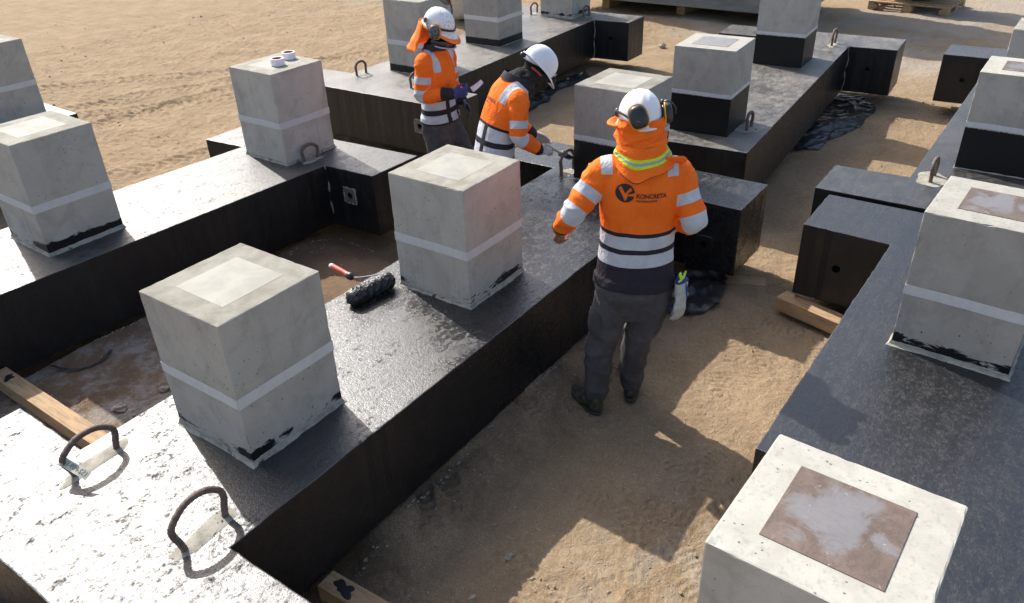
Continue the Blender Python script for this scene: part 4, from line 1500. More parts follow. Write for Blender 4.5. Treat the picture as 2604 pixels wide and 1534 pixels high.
def ring_cloth(name, rings, n=64, k=6, fold=0.006, freq=28, seed=1, trim=None):
    """open cloth tube through elliptical rings ((x,y,z), a, b, forward tilt); carries its length as 'along'"""
    arr = np.array([[*c_, a, b, t] for c_, a, b, t in rings], float)
    c2 = catmull(arr, k)
    V, F, al = [], [], []
    w1, w2 = Waves(seed, freq, 14), Waves(seed + 1, freq * 2.1, 14)
    m_ = len(c2)
    for j, q in enumerate(c2):
        for i in range(n):
            a = 2 * math.pi * i / n
            x, y = q[3] * math.cos(a), q[4] * math.sin(a)
            V.append((q[0] + x, q[1] + y, q[2] + y * q[5]))
            al.append(j / (m_ - 1))
    V = np.array(V)
    ctr = np.repeat(c2[:, :3], n, 0)
    d = V - ctr
    d /= np.linalg.norm(d, axis=1)[:, None]
    sq = V * np.array([1, 1, 2.2])
    amt = fold * (1 - np.abs(np.tanh(w1(sq) * 1.2)) * 1.2) + fold * 0.35 * w2(sq)
    V = V + d * amt[:, None]
    for j in range(m_ - 1):
        for i in range(n):
            k_ = (i + 1) % n
            F.append((j * n + i, j * n + k_, (j + 1) * n + k_, (j + 1) * n + i))
    me = mesh(name, V, F)
    add_attr(me, 'along', np.array(al), 'FLOAT')
    return me

def mat_hood(name, stripe=None, trim=None):
    k = NT(name)
    o = k.obj()
    al = k.gattr('along')[2]
    cloth = k.noise(o, 9, 4, 0.6)
    c = k.mix(k.ss(cloth, 0.3, 0.75), (1.0, 0.185, 0.016), (0.93, 0.150, 0.012))
    if stripe:
        a, b = stripe
        c = k.mix(k.between(al, a, b), c, (0.60, 0.78, 0.03))
        w_ = (b - a) / 3
        c = k.mix(k.between(al, a + w_, b - w_), c, (0.36, 0.38, 0.41))
    if trim:
        c = k.mix(k.gt(al, trim), c, (0.03, 0.022, 0.026))
    fold = k.noise(o, 26, 4, 0.6, 0.8)
    return k.done(c, 0.85, k.bump(k.add(k.mul(fold, 0.7), k.mul(k.math('ABSOLUTE', k.sub(k.noise(k.scale(o, (0.7, 0.7, 1.4)), 15, 3, 0.6, 1.0), 0.5)), 2.4)), 0.6, 0.013), 0.25)
M['hood'] = mat_hood('orange_hood_cloth')
M['cape'] = mat_hood('orange_cape_cloth', (0.30, 0.56), 0.955)
M['hood_brim'] = mat_simple('orange_brim_cloth', (1.0, 0.22, 0.02), 0.8, 9, 0.2)

def boots(root, feet, mats):
    for heel, toe, ank in feet:
        heel, toe, ank = (np.asarray(q, float) for q in (heel, toe, ank))
        d = (toe - heel); d[2] = 0
        L_ = np.linalg.norm(d); d /= L_
        sd = np.array([d[1], -d[0], 0.0])
        up = np.array([0, 0, 1.0])
        at = lambda t, z: heel + d * L_ * t + up * z
        parts = [tube([at(0.08, 0.055), at(0.22, 0.058), at(0.45, 0.060), at(0.68, 0.050), at(0.88, 0.045), at(0.97, 0.042)],
                      [(0.034, 0.036), (0.040, 0.042), (0.042, 0.044), (0.048, 0.036), (0.045, 0.031), (0.034, 0.025)], side=sd, n=18, k=4),
                 tube([at(0.20, 0.05), at(0.21, 0.10), ank + up * 0.03, ank + up * 0.06], [(0.040, 0.050), (0.043, 0.052), (0.046, 0.054), (0.048, 0.055)], side=sd, n=18, k=4)]
        me = remeshed('boot', parts, 0.006, 3)
        vv = verts_of(me)
        nn = normals_of(me)
        w1 = Waves(int(abs(heel[0] * 977)) + 3, 60, 14)
        vv = vv + nn * (0.0025 * w1(vv))[:, None]
        vv[:, 2] = np.maximum(vv[:, 2], 0.014)
        me.vertices.foreach_set('co', vv.ravel())
        me.update()
        bt = link('boot', me, M['boot'], root, smooth=True)
        # sole
        V, F = [], []
        n = 44
        ctr = heel + d * L_ * 0.5
        for z, e in ((0.0, 0.0), (0.022, 0.004), (0.026, 0.0)):
            for i in range(n):
                a = 2 * math.pi * i / n
                u, w_ = math.cos(a), math.sin(a)
                se = (abs(u) ** 2.8 + abs(w_) ** 2.8) ** (-1 / 2.8)
                wd = 0.047 * (1.0 + 0.10 * u * se) * (1 - 0.16 * math.exp(-((u * se + 0.15) / 0.3) ** 2))
                V.append(ctr + d * (u * se) * (L_ * 0.5 + e) + sd * (w_ * se) * (wd + e) + up * (z + 0.012 * max(0, u) ** 3))
        for j in range(2):
            for i in range(n):
                k_ = (i + 1) % n
                F.append((j * n + i, j * n + k_, (j + 1) * n + k_, (j + 1) * n + i))
        F.append(tuple(range(n))[::-1])
        F.append(tuple(range(2 * n, 3 * n)))
        link('sole', mesh('sole', V, F), M['sole'], bt)

def person(label, org, az, spine, arms, legs, head, clothes, zbase=0.0, extra=(), seed=1, voxel=0.0085):
    """org in survey units. local frame: x to the person's right, y forward, z up. One continuous body mesh."""
    a = R(az)
    parts = []
    sp = [np.array(q[0], float) for q in spine]
    sr = [q[1] for q in spine]
    sidev = clothes.get('sidevec', (1, 0, 0))
    parts.append(tube(sp, sr, side=sidev, n=28, k=6))
    hc, hr, hup = head
    parts.append(tube([np.array(spine[-1][0]), np.array(hc) - np.array(hup) * hr[2] * 0.55], [0.062, 0.062], n=16, k=3))
    # head: skull and jaw
    hb = np.array(hup, float)
    hf = np.array(clothes['face'], float)
    hf = hf - hb * (hf @ hb); hf /= np.linalg.norm(hf)
    hcn = np.array(hc, float)
    parts.append(tube([hcn - hb * 0.105 + hf * 0.035, hcn - hb * 0.05 + hf * 0.02, hcn, hcn + hb * 0.06 - hf * 0.01, hcn + hb * 0.092 - hf * 0.01],
                      [(0.045, 0.055), (0.068, 0.085), (0.077, 0.097), (0.072, 0.09), (0.045, 0.055)], side=np.cross(hf, hb), n=20, k=4))
    parts.append(ball(hcn + hf * 0.098 - hb * 0.03, (0.016, 0.020, 0.018)))
    for key, (pts, rr) in arms.items():
        parts.append(tube(pts, rr, side=(0, 1, 0.3), n=20, k=6))
    for pts, rr in legs:
        parts.append(tube(pts, rr, side=(1, 0, 0), n=22, k=6))
    parts += list(extra)
    me = remeshed('person', parts, voxel, 5)
    v = verts_of(me)
    nrm = normals_of(me)
    hh, dd, qq = seg_param(v, sp)
    # lateral and forward offsets from the spine
    up_loc = np.array(clothes.get('lat', (1, 0, 0)), float)
    lat = (v - qq) @ up_loc
    fx = np.array(clothes.get('frt', (0, 1, 0)), float)
    frt = (v - qq) @ fx
    tn = np.hypot(lat / 0.185, frt / 0.125)
    best = np.full(len(v), -9.0)
    s_arm = np.zeros(len(v))
    side_a = np.zeros(len(v))
    for sg, key in ((-1, 'L'), (1, 'R')):
        pts, rr = arms[key]
        s0, d0, _ = seg_param(v, pts)
        rad = np.interp(s0, np.linspace(0, s0.max() + 1e-6, len(rr)), [min(q) if isinstance(q, tuple) else q for q in rr])
        mk = tn - d0 / 0.062
        lv = (v - np.array(pts[0])) @ (np.array(pts[-1]) - np.array(pts[0]))
        mk = np.where((s0 > 0.06) & (d0 < 0.13), mk, -1.0)
        m_ = mk > best
        best[m_] = mk[m_]; s_arm[m_] = s0[m_]; side_a[m_] = sg
    # folds in the cloth
    w_t, w_a, w_l = Waves(seed, 17, 16, (1.3, 1.3, 0.6)), Waves(seed + 5, 34, 16, (0.9, 0.9, 1.2)), Waves(seed + 9, 21, 12, (1.0, 1.0, 1.15))
    w_f = Waves(seed + 13, 75, 18)
    isleg = hh < clothes['hem']
    isarm = (best > 0) & (s_arm < clothes['hand'])
    ridge = lambda q: 1 - np.abs(np.tanh(q * 1.3)) * 1.6
    amp = np.where(isarm, 0.0065 * ridge(w_a(v)), np.where(isleg, 0.0075 * ridge(w_l(v)), 0.0035 * ridge(w_t(v))))
    amp = amp + 0.0010 * w_f(v) * (hh < clothes['neck'])
    amp = np.where((hh > clothes['neck']) & ~isarm, 0.002 * w_a(v), amp)
    amp = np.where((best > 0) & (s_arm > clothes['hand']), 0.0, amp)
    # the jacket hangs proud of the trousers
    amp = amp + np.where((~isleg) & (hh < clothes['hem'] + 0.05) & (best <= 0), 0.008, 0)
    v = v + nrm * amp[:, None]
    me.vertices.foreach_set('co', v.ravel())
    me.update()
    add_attr(me, 'torso', np.stack([lat, frt, hh], -1))
    add_attr(me, 'arm', np.stack([s_arm, best, side_a], -1))
    p0 = P(org[0], org[1], GZ)
    ob = link('person', me, mat_workwear('hi_vis_workwear', clothes), loc=(p0.x, p0.y, zbase), smooth=True)
    # local x = right, y = forward
    fwd = Vector((math.cos(a), math.sin(a), 0))
    rt = Vector((math.sin(a), -math.cos(a), 0))
    ob.matrix_world = Matrix.Translation((p0.x, p0.y, zbase)) @ Matrix((rt, fwd, Vector((0, 0, 1)))).transposed().to_4x4()
    tag(ob, label, 'person', 'site workers')
    return ob
def to_world(ob, q):
    return ob.matrix_world @ Vector(q)

def back_print(ob, centre, ex, ey, depth_dir, scale=1.0, name='back_print'):
    """round emblem and lettering laid on the back of the top: centre, right and up axes in the person's frame"""
    bvh = BVHTree.FromPolygons([q.co for q in ob.data.vertices], [p_.vertices for p_ in ob.data.polygons])
    cu = bpy.data.curves.new('emblem', 'CURVE')
    cu.dimensions = '2D'
    cu.fill_mode = 'BOTH'
    def poly(pts):
        s_ = cu.splines.new('POLY')
        s_.points.add(len(pts) - 1)
        for q, (x, y) in zip(s_.points, pts):
            q.co = (x, y, 0, 1)
        s_.use_cyclic_u = True
    r_ = 0.0445
    # open disc: a circle with a wedge cut out on the right, and a V shaped opening
    a0, a1 = R(8), R(-16)
    arc = [(r_ * math.cos(t), r_ * math.sin(t)) for t in np.linspace(a0, 2 * math.pi + a1, 60)]
    poly(arc + [(0.012, -0.012), (0.018, 0.006)])
    poly([(-0.031, 0.020), (-0.020, 0.033), (0.000, -0.001), (0.022, 0.030), (0.033, 0.018), (0.012, -0.006), (0.012, -0.022), (0.001, -0.040)])
    co_ = bpy.data.objects.new('emblem', cu)
    COL.objects.link(co_)
    dg = bpy.context.evaluated_depsgraph_get()
    dg.update()
    em = bpy.data.meshes.new_from_object(co_.evaluated_get(dg))
    bpy.data.objects.remove(co_)
    pieces = [(em, 0.0, 0.0, None)]
    t1 = text_mesh('KONCRETA', 0.030, 0.018)
    t2 = text_mesh('PREFABRICADOS', 0.0125, 0.02)
    pieces.append((t1, 0.053, -0.019, 0.142))
    pieces.append((t2, 0.053, -0.037, 0.098))
    V, F = [], []
    ex, ey, dv = Vector(ex).normalized(), Vector(ey).normalized(), Vector(depth_dir).normalized()
    c = Vector(centre)
    for me, ox, oy, width in pieces:
        bm = bmesh.new()
        bm.from_mesh(me)
        bmesh.ops.triangulate(bm, faces=bm.faces[:])
        for _ in range(4):
            ed = [e for e in bm.edges if e.calc_length() > 0.009]
            if not ed:
                break
            bmesh.ops.subdivide_edges(bm, edges=ed, cuts=1)
            bmesh.ops.triangulate(bm, faces=bm.faces[:])
        xs = [q.co.x for q in bm.verts]
        k_ = 1.0 if width is None else width / (max(xs) - min(xs))
        x0 = 0.0 if width is None else min(xs)
        # heavier strokes for the lettering
        o = len(V)
        bm.verts.ensure_lookup_table()
        for q in bm.verts:
            x, y = (ox + (q.co.x - x0) * k_) * scale, (oy + q.co.y * (1.0 if width is None else 1.02)) * scale
            st = c + ex * x + ey * y
            hit = bvh.ray_cast(st - dv * 0.4, dv, 1.0)
            pnt = hit[0] if hit[0] is not None else st
            V.append(pnt - dv * 0.0035)
        for f in bm.faces:
            F.append(tuple(o + q.index for q in f.verts))
        bm.free()
    m_ = link(name, mesh(name, V, F), M['print'], ob)
    m_['label'] = 'dark round emblem with the lettering KONCRETA PREFABRICADOS'
    return m_

AR = lambda up, el, wr: [up * 1.12, up, (up + el) / 2, el, (el + wr) / 2, wr]
def arm_pts(sh, el, wr, inward):
    sh, el, wr = (np.array(q, float) for q in (sh, el, wr))
    return [sh + np.array(inward), sh, (sh + el) / 2, el, (el + wr) / 2, wr]

# ---- the foreman seen from behind, standing beside the near beam
c0 = 0.092
W3 = person('worker in orange jacket seen from behind, printed emblem on his back, gloves at his hip', (6.33, 3.28), 32,
    [((c0 - 0.008, 0.0, 0.70), (0.165, 0.12)), ((c0 - 0.006, -0.012, 0.80), (0.200, 0.145)), ((c0, -0.005, 0.92), (0.195, 0.142)), ((c0, 0.0, 1.06), (0.186, 0.132)), ((c0, -0.002, 1.20), (0.190, 0.135)),
     ((c0, -0.008, 1.32), (0.198, 0.140)), ((c0, -0.010, 1.41), (0.192, 0.125)), ((c0, -0.004, 1.47), (0.140, 0.095)), ((c0 - 0.004, 0.0, 1.52), (0.085, 0.085))],
    {'L': (arm_pts((-0.088, -0.005, 1.425), (-0.228, -0.085, 1.255), (-0.288, 0.035, 1.112), (0.06, 0.0, 0.0)), [0.080, 0.074, 0.066, 0.060, 0.055, 0.044]),
     'R': (arm_pts((0.272, -0.005, 1.415), (0.352, -0.075, 1.20), (0.235, 0.135, 1.12), (-0.06, 0.0, 0.0)), [0.080, 0.074, 0.067, 0.062, 0.056, 0.044])},
    [([(0.000, -0.005, 0.80), (-0.022, 0.0, 0.68), (-0.055, 0.010, 0.52), (-0.073, 0.008, 0.42), (-0.084, -0.008, 0.27), (-0.088, -0.012, 0.17), (-0.088, -0.012, 0.125)], [(0.110, 0.120), (0.102, 0.112), (0.086, 0.096), (0.079, 0.088), (0.074, 0.086), (0.070, 0.080), (0.068, 0.078)]),
     ([(0.178, -0.005, 0.80), (0.172, 0.008, 0.68), (0.146, 0.040, 0.52), (0.128, 0.058, 0.42), (0.114, 0.082, 0.27), (0.112, 0.100, 0.17), (0.112, 0.102, 0.125)], [(0.110, 0.120), (0.102, 0.112), (0.086, 0.096), (0.079, 0.088), (0.074, 0.086), (0.070, 0.080), (0.068, 0.078)])],
    ((0.080, 0.025, 1.655), (0.077, 0.097, 0.115), (0.0, 0.05, 0.9987)),
    dict(seam=0.462, bands=[(0.372, 0.440), (0.272, 0.340)], straps=[(-0.190, -0.136, 0.738, 0.90, -0.3, 0.3), (0.116, 0.170, 0.728, 0.90, -0.3, 0.3)], hem=0.128, neck=0.86, neckcol=(1.0, 0.185, 0.016),
         armbands=[(0.150, 0.203), (0.262, 0.315)], cuff=0.462, hand=0.478, face=(0, 1, 0)),
    seed=21, voxel=0.0078,
    extra=fingers_parts((-0.292, 0.048, 1.095), (-0.20, 0.62, -0.62), (0.75, 0.0, -0.5), (0.35, 0.75, 0.5), (0.75, 0.9, 0.7), 0.95) +
          fingers_parts((0.222, 0.15, 1.118), (-0.75, 0.62, 0.0), (-0.3, -0.5, -0.3), (0.0, 0.2, 1.0), (0.7, 0.8, 0.6), 0.95))
boots(W3, [((-0.070, -0.080, 0), (-0.235, 0.118, 0), (-0.090, -0.018, 0.10)), ((0.108, 0.040, 0), (0.150, 0.305, 0), (0.113, 0.095, 0.10))], None)
back_print(W3, (0.012, 0.0, 1.371), (1, 0, -0.03), (0.03, 0, 1), (0, 1, 0))
# cargo pocket flaps, hem edge
for (x, y, z, rz, s_) in ((-0.118, -0.035, 0.60, -0.9, 1), (0.262, -0.01, 0.60, 0.9, 1)):
    V, F = [], []
    bvh = BVHTree.FromPolygons([q.co for q in W3.data.vertices], [p_.vertices for p_ in W3.data.polygons])
    n1, n2 = 9, 8
    cdir = Vector((math.sin(rz), -math.cos(rz), 0))
    ex = Vector((math.cos(rz), math.sin(rz), 0))
    ok = []
    for i in range(n1):
        for j in range(n2):
            q = Vector((x, y, z)) + ex * (i / (n1 - 1) - 0.5) * 0.13 + Vector((0, 0, 1)) * (j / (n2 - 1) - 0.5) * 0.16
            hit = bvh.ray_cast(q + cdir * 0.25, -cdir, 0.5)
            ok.append(hit[0] is not None)
            pnt = (hit[0] if hit[0] is not None else q) + cdir * (0.010 if j > 4 else 0.007) * (0.35 if i in (0, n1 - 1) or j in (0, n2 - 1) else 1)
            V.append(pnt)
    for i in range(n1 - 1):
        for j in range(n2 - 1):
            fq = (i * n2 + j, (i + 1) * n2 + j, (i + 1) * n2 + j + 1, i * n2 + j + 1)
            if all(ok[q] for q in fq):
                F.append(fq)
    pm = mat_simple('trouser_pocket_cloth', (0.058, 0.052, 0.054), 0.9, 20, 0.4, 0.3, dark=(0.09, 0.08, 0.075)) if 'pocket' not in M else M['pocket']
    M['pocket'] = pm
    link('cargo_pocket', mesh('cargo_pocket', V, F), pm, W3, smooth=True)
# helmet with folded-up ear defenders
def helmet_obj(parent, c, fwd, up, mat, **kw):
    me = dome_mesh(**kw)
    ob = link('helmet', me, mat, parent, smooth=True)
    m_ = frame(fwd, up).to_4x4()
    m_.translation = Vector(c)
    ob.matrix_local = m_
    return ob
h3 = helmet_obj(W3, (0.078, 0.03, 1.668), (0, 1, -0.06), (0, 0.06, 1), M['helmet'], w=0.102, l=0.128, h=0.138, peak=0.055, lip=0.008, ridge=0.004)
ear_cup(h3, (-0.018, -0.142, 0.045), (-0.12, -1, 0.25), (-0.35, 0, 1), M['black_plastic'], 0.041, 0.052, 0.034)
ear_cup(h3, (0.116, -0.012, 0.028), (1, -0.10, 0.12), (0, 0.1, 1), M['black_plastic'], 0.036, 0.046, 0.034)
strap_obj('ear_cup_arm', h3, [(-0.104, 0.01, 0.035), (-0.104, -0.04, 0.050), (-0.088, -0.098, 0.055), (-0.050, -0.150, 0.042), (-0.012, -0.188, 0.035)], [(0.009, 0.004), (0.008, 0.004), (0.007, 0.004), (0.007, 0.004), (0.007, 0.005)], M['black_plastic'])
strap_obj('ear_cup_arm', h3, [(0.100, 0.03, 0.075), (0.128, 0.01, 0.085), (0.158, -0.005, 0.060), (0.162, -0.010, 0.030)], [(0.009, 0.004), (0.007, 0.004), (0.007, 0.004), (0.006, 0.004)], M['black_plastic'], side=(0, 1, 0))
for q_ in (((-0.104, 0.012, 0.034), (0.013, 0.020, 0.022)), ((0.104, 0.028, 0.070), (0.012, 0.018, 0.020))):
    v, f = ball(*q_)
    link('pivot_mount', mesh('pivot_mount', v, f), M['black_plastic'], h3, smooth=True)
# hood bunched round the neck, brim under the helmet, cape with the bright stripe
me = ring_cloth('neck_hood', [((0.078, 0.022, 1.700), 0.098, 0.118, 0), ((0.078, 0.018, 1.665), 0.101, 0.121, 0), ((0.080, 0.012, 1.630), 0.092, 0.112, 0), ((0.084, 0.005, 1.598), 0.101, 0.116, 0.0),
                              ((0.086, 0.0, 1.570), 0.100, 0.112, 0.05), ((0.088, -0.004, 1.545), 0.104, 0.114, 0.1), ((0.09, -0.004, 1.505), 0.110, 0.112, 0.12)], fold=0.020, freq=27, seed=5)
link('neck_hood', me, M['hood'], W3, smooth=True)
me = ring_cloth('hood_cape', [((0.084, -0.006, 1.590), 0.104, 0.116, 0.06), ((0.088, -0.012, 1.560), 0.112, 0.128, 0.10), ((0.094, -0.018, 1.535), 0.122, 0.136, 0.16), ((0.098, -0.022, 1.510), 0.132, 0.140, 0.20), ((0.100, -0.026, 1.494), 0.136, 0.143, 0.22)], fold=0.009, freq=24, seed=8)
vv = verts_of(me)
al_ = np.empty(len(me.vertices), dtype=np.float32)
me.attributes['along'].data.foreach_get('value', al_)
vv[:, 2] -= 0.034 * al_ ** 1.5 * np.exp(-((vv[:, 0] - 0.05) / 0.05) ** 2) * (vv[:, 1] < 0) - 0.006 * al_ * (vv[:, 0] - 0.1) / 0.1
me.vertices.foreach_set('co', vv.ravel())
me.update()
link('hood_cape', me, M['cape'], W3, smooth=True)
v, f = tube([(0.195, -0.095, 1.520), (0.235, -0.085, 1.516), (0.268, -0.062, 1.505), (0.284, -0.045, 1.490)], [(0.018, 0.006), (0.026, 0.008), (0.028, 0.009), (0.018, 0.007)], side=(0.2, -0.6, 0.7), n=14, k=5)
link('hood_tail', mesh('hood_tail', v, f), M['hood'], W3, smooth=True)
v, f = tube([(-0.03, 0.06, 1.672), (-0.045, 0.035, 1.660), (-0.05, 0.0, 1.655), (-0.035, -0.04, 1.662)], [(0.008, 0.005), (0.022, 0.007), (0.024, 0.007), (0.008, 0.005)], side=(1, 0, -0.35), n=14, k=5)
link('hood_brim', mesh('hood_brim', v, f), M['hood_brim'], W3, smooth=True)

# gloves clipped at his hip
def hanging_gloves():
    base = to_world(W3, (0.318, -0.090, 0.610))
    root = empty('work_gloves', base)
    for j, (dx, dy, rz, ln) in enumerate(((0.0, 0.0, 0.1, 1.0), (0.028, 0.022, 0.5, 0.93))):
        fp = fingers_parts((dx, dy, 0.165), (0.05 + dx * 1.5, 0.02, -1.0), (math.cos(1.2 + rz), math.sin(1.2 + rz), 0.0), (math.cos(-0.6 + rz), math.sin(-0.6 + rz), 0), (0.12, 0.2, 0.15), 0.92 * ln, 0.35)
        fp.append(tube([(dx * 0.6, dy * 0.6, 0.225), (dx * 0.9, dy, 0.185), (dx, dy, 0.15)], [(0.030, 0.014), (0.031, 0.016), (0.034, 0.018)], side=(math.cos(-0.6 + rz), math.sin(-0.6 + rz), 0), n=14, k=3))
        me = remeshed('glove', fp, 0.0042, 2)
        vv = verts_of(me)
        w1 = Waves(30 + j, 90, 14)
        vv = vv + normals_of(me) * (0.0022 * w1(vv))[:, None]
        me.vertices.foreach_set('co', vv.ravel())
        g = link('glove', me, M['glove_white'], root, smooth=True)
        v, f = tube([(dx * 0.6, dy * 0.6, 0.229), (dx * 0.65, dy * 0.65, 0.221)], [(0.0315, 0.0155), (0.032, 0.016)], side=(math.cos(-0.6 + rz), math.sin(-0.6 + rz), 0), n=20, k=2)
        link('glove_cuff', mesh('glove_cuff', v, f), M['blue_cloth'], g, smooth=True)
    v, f = join([tube([(0.0, 0.0, 0.236), (-0.012, 0.002, 0.250), (-0.018, 0.004, 0.268)], [(0.012, 0.006), (0.009, 0.005), (0.011, 0.004)], n=10, k=4), tube([(-0.030, 0.0, 0.236), (0.0, -0.004, 0.242), (0.022, -0.004, 0.262)], [(0.005, 0.004), (0.008, 0.005), (0.005, 0.004)], n=10, k=4)])
    link('belt_clip', mesh('belt_clip', v, f), M['hi_yellow'], root, smooth=True)
    v, f = join([tube([(0.0, -0.01, 0.236), (0.006, -0.018, 0.20), (0.012, -0.022, 0.150)], [0.005, 0.006, 0.005], n=8, k=4), tube([(0.005, -0.012, 0.232), (0.03, -0.012, 0.205), (0.045, 0.0, 0.205)], [0.004, 0.004, 0.004], n=8, k=4)])
    link('glove_tie', mesh('glove_tie', v, f), M['blue_cloth'], root, smooth=True)
    root.scale = (1.2, 1.2, 1.18)
    tag(root, 'pair of pale leather gloves hanging from a yellow clip at a worker\'s hip', 'work gloves')
hanging_gloves()

# ---- the worker bending over to paint a column
lean = np.array([0.0, 0.55, 0.835])
W2 = person('worker in orange jacket bending to paint the column, black balaclava and plain white helmet', (8.5, 6.55), -37,
    [((0, 0.035, 0.74), (0.165, 0.12)), ((0, 0.045, 0.82), (0.190, 0.140)), ((0, 0.055, 0.92), (0.188, 0.135)), ((0, 0.075, 1.03), (0.180, 0.125)), ((0, 0.110, 1.13), (0.185, 0.125)),
     ((0, 0.160, 1.23), (0.190, 0.125)), ((0, 0.205, 1.30), (0.180, 0.115)), ((0, 0.240, 1.345), (0.130, 0.09)), ((0, 0.270, 1.375), (0.078, 0.078))],
    {'L': (arm_pts((-0.175, 0.215, 1.275), (-0.215, 0.255, 1.03), (-0.16, 0.40, 0.90), (0.06, 0, 0)), [0.078, 0.072, 0.064, 0.058, 0.053, 0.042]),
     'R': (arm_pts((0.175, 0.190, 1.268), (0.228, 0.165, 1.040), (0.200, 0.318, 0.918), (-0.06, 0, 0)), [0.078, 0.072, 0.064, 0.058, 0.053, 0.042])},
    [([(-0.085, 0.04, 0.80), (-0.09, 0.06, 0.66), (-0.095, 0.075, 0.44), (-0.10, 0.02, 0.26), (-0.10, -0.01, 0.07)], [(0.105, 0.12), (0.097, 0.11), (0.080, 0.092), (0.075, 0.086), (0.070, 0.08)]),
     ([(0.085, 0.04, 0.80), (0.09, 0.06, 0.66), (0.095, 0.075, 0.44), (0.10, 0.02, 0.26), (0.10, -0.01, 0.07)], [(0.105, 0.12), (0.097, 0.11), (0.080, 0.092), (0.075, 0.086), (0.070, 0.08)])],
    ((0.0, 0.385, 1.430), (0.077, 0.097, 0.115), (0.0, 0.66, 0.75)),
    dict(seam=0.345, bands=[(0.245, 0.325), (0.130, 0.205)], gaps=[(0.055, 0.095), (-0.095, -0.055)], straps=[(0.105, 0.160, 0.50, 0.68, -0.3, 0.3), (-0.160, -0.105, 0.50, 0.68, -0.3, 0.3)], hem=0.02, neck=0.655,
         armbands=[(0.185, 0.238), (0.290, 0.345)], cuff=0.465, hand=0.56, face=(0, 0.75, -0.66), frt=(0, 0.85, -0.52)),
    seed=41)
boots(W2, [((-0.10, -0.06, 0), (-0.13, 0.20, 0), (-0.10, -0.01, 0.10)), ((0.10, -0.06, 0), (0.13, 0.20, 0), (0.10, -0.01, 0.10))], None)
back_print(W2, (-0.105, 0.055, 1.262), (1, 0, 0), (0, 0.45, 0.89), (0, 0.89, -0.45))
# gaiter bunched round neck and face
me = ring_cloth('neck_gaiter', [((0.0, 0.425, 1.395), 0.082, 0.098, -0.55), ((0.0, 0.392, 1.375), 0.095, 0.120, -0.5), ((0.0, 0.352, 1.372), 0.098, 0.124, -0.35), ((0, 0.31, 1.372), 0.096, 0.118, -0.3), ((0, 0.278, 1.365), 0.110, 0.112, -0.3)], fold=0.008, freq=36, seed=15)
link('neck_gaiter', me, M['balaclava'], W2, smooth=True)
me = ring_cloth('collar', [((0.0, 0.262, 1.392), 0.104, 0.104, -0.42), ((0.0, 0.252, 1.370), 0.112, 0.112, -0.42), ((0.0, 0.240, 1.345), 0.122, 0.118, -0.42)], fold=0.002, freq=20, seed=16)
link('collar', me, M['navy'], W2, smooth=True)
h2 = helmet_obj(W2, (0.0, 0.402, 1.452), (0, 0.66, -0.75), (0, 0.75, 0.66), M['helmet'], w=0.105, l=0.130, h=0.128, peak=0.060, lip=0.010, droop=0.45)
# cradle, ratchet, red-framed glasses arm
strap_obj('cradle', h2, [(0.09, -0.04, -0.004), (0.075, -0.09, -0.022), (0.0, -0.125, -0.034), (-0.075, -0.09, -0.022), (-0.09, -0.04, -0.004)], [(0.017, 0.003)] * 5, M['grey_strap'])
v, f = tube([(0, -0.122, -0.034), (0, -0.142, -0.036)], [(0.022, 0.018), (0.020, 0.016)], n=16, k=2)
link('ratchet_knob', mesh('ratchet_knob', v, f), M['black_plastic'], h2, smooth=True)
strap_obj('glasses_arm', h2, [(0.088, -0.06, -0.058), (0.090, -0.02, -0.052), (0.088, 0.03, -0.050), (0.080, 0.07, -0.052)], [(0.0075, 0.003)] * 4, M['red'])
strap_obj('glasses_hinge', h2, [(0.083, 0.062, -0.052), (0.074, 0.095, -0.058)], [(0.012, 0.004)] * 2, M['black_plastic'], k=2)
v, f = ball((0, 0.147, 0.028), (0.015, 0.003, 0.015))
link('front_badge', mesh('front_badge', v, f), M['black_plastic'], h2, smooth=True)
# glove holding the brush
gp = fingers_parts((0.200, 0.322, 0.914), (-0.16, 0.97, -0.10), (-0.7, -0.1, -0.75), (-0.5, 0.3, 0.85), (0.70, 0.85, 0.6), 1.02, 0.3)
gp.append(tube([(0.205, 0.300, 0.930), (0.198, 0.345, 0.912)], [(0.040, 0.036), (0.040, 0.030)], side=(0, 0, 1), n=16, k=3))
me = remeshed('glove', gp, 0.0045, 2)
vv = verts_of(me)
vv = vv + normals_of(me) * (0.0018 * Waves(6, 80, 14)(vv))[:, None]
me.vertices.foreach_set('co', vv.ravel())
link('glove', me, M['glove_white'], W2, smooth=True)
gp = fingers_parts((-0.158, 0.405, 0.896), (0.1, 0.85, -0.5), (0.8, 0, -0.4), (0.4, 0.3, 0.85), (0.4, 0.5, 0.4), 1.0, 0.4)
link('glove', remeshed('glove', gp, 0.0045, 2), M['glove_white'], W2, smooth=True)
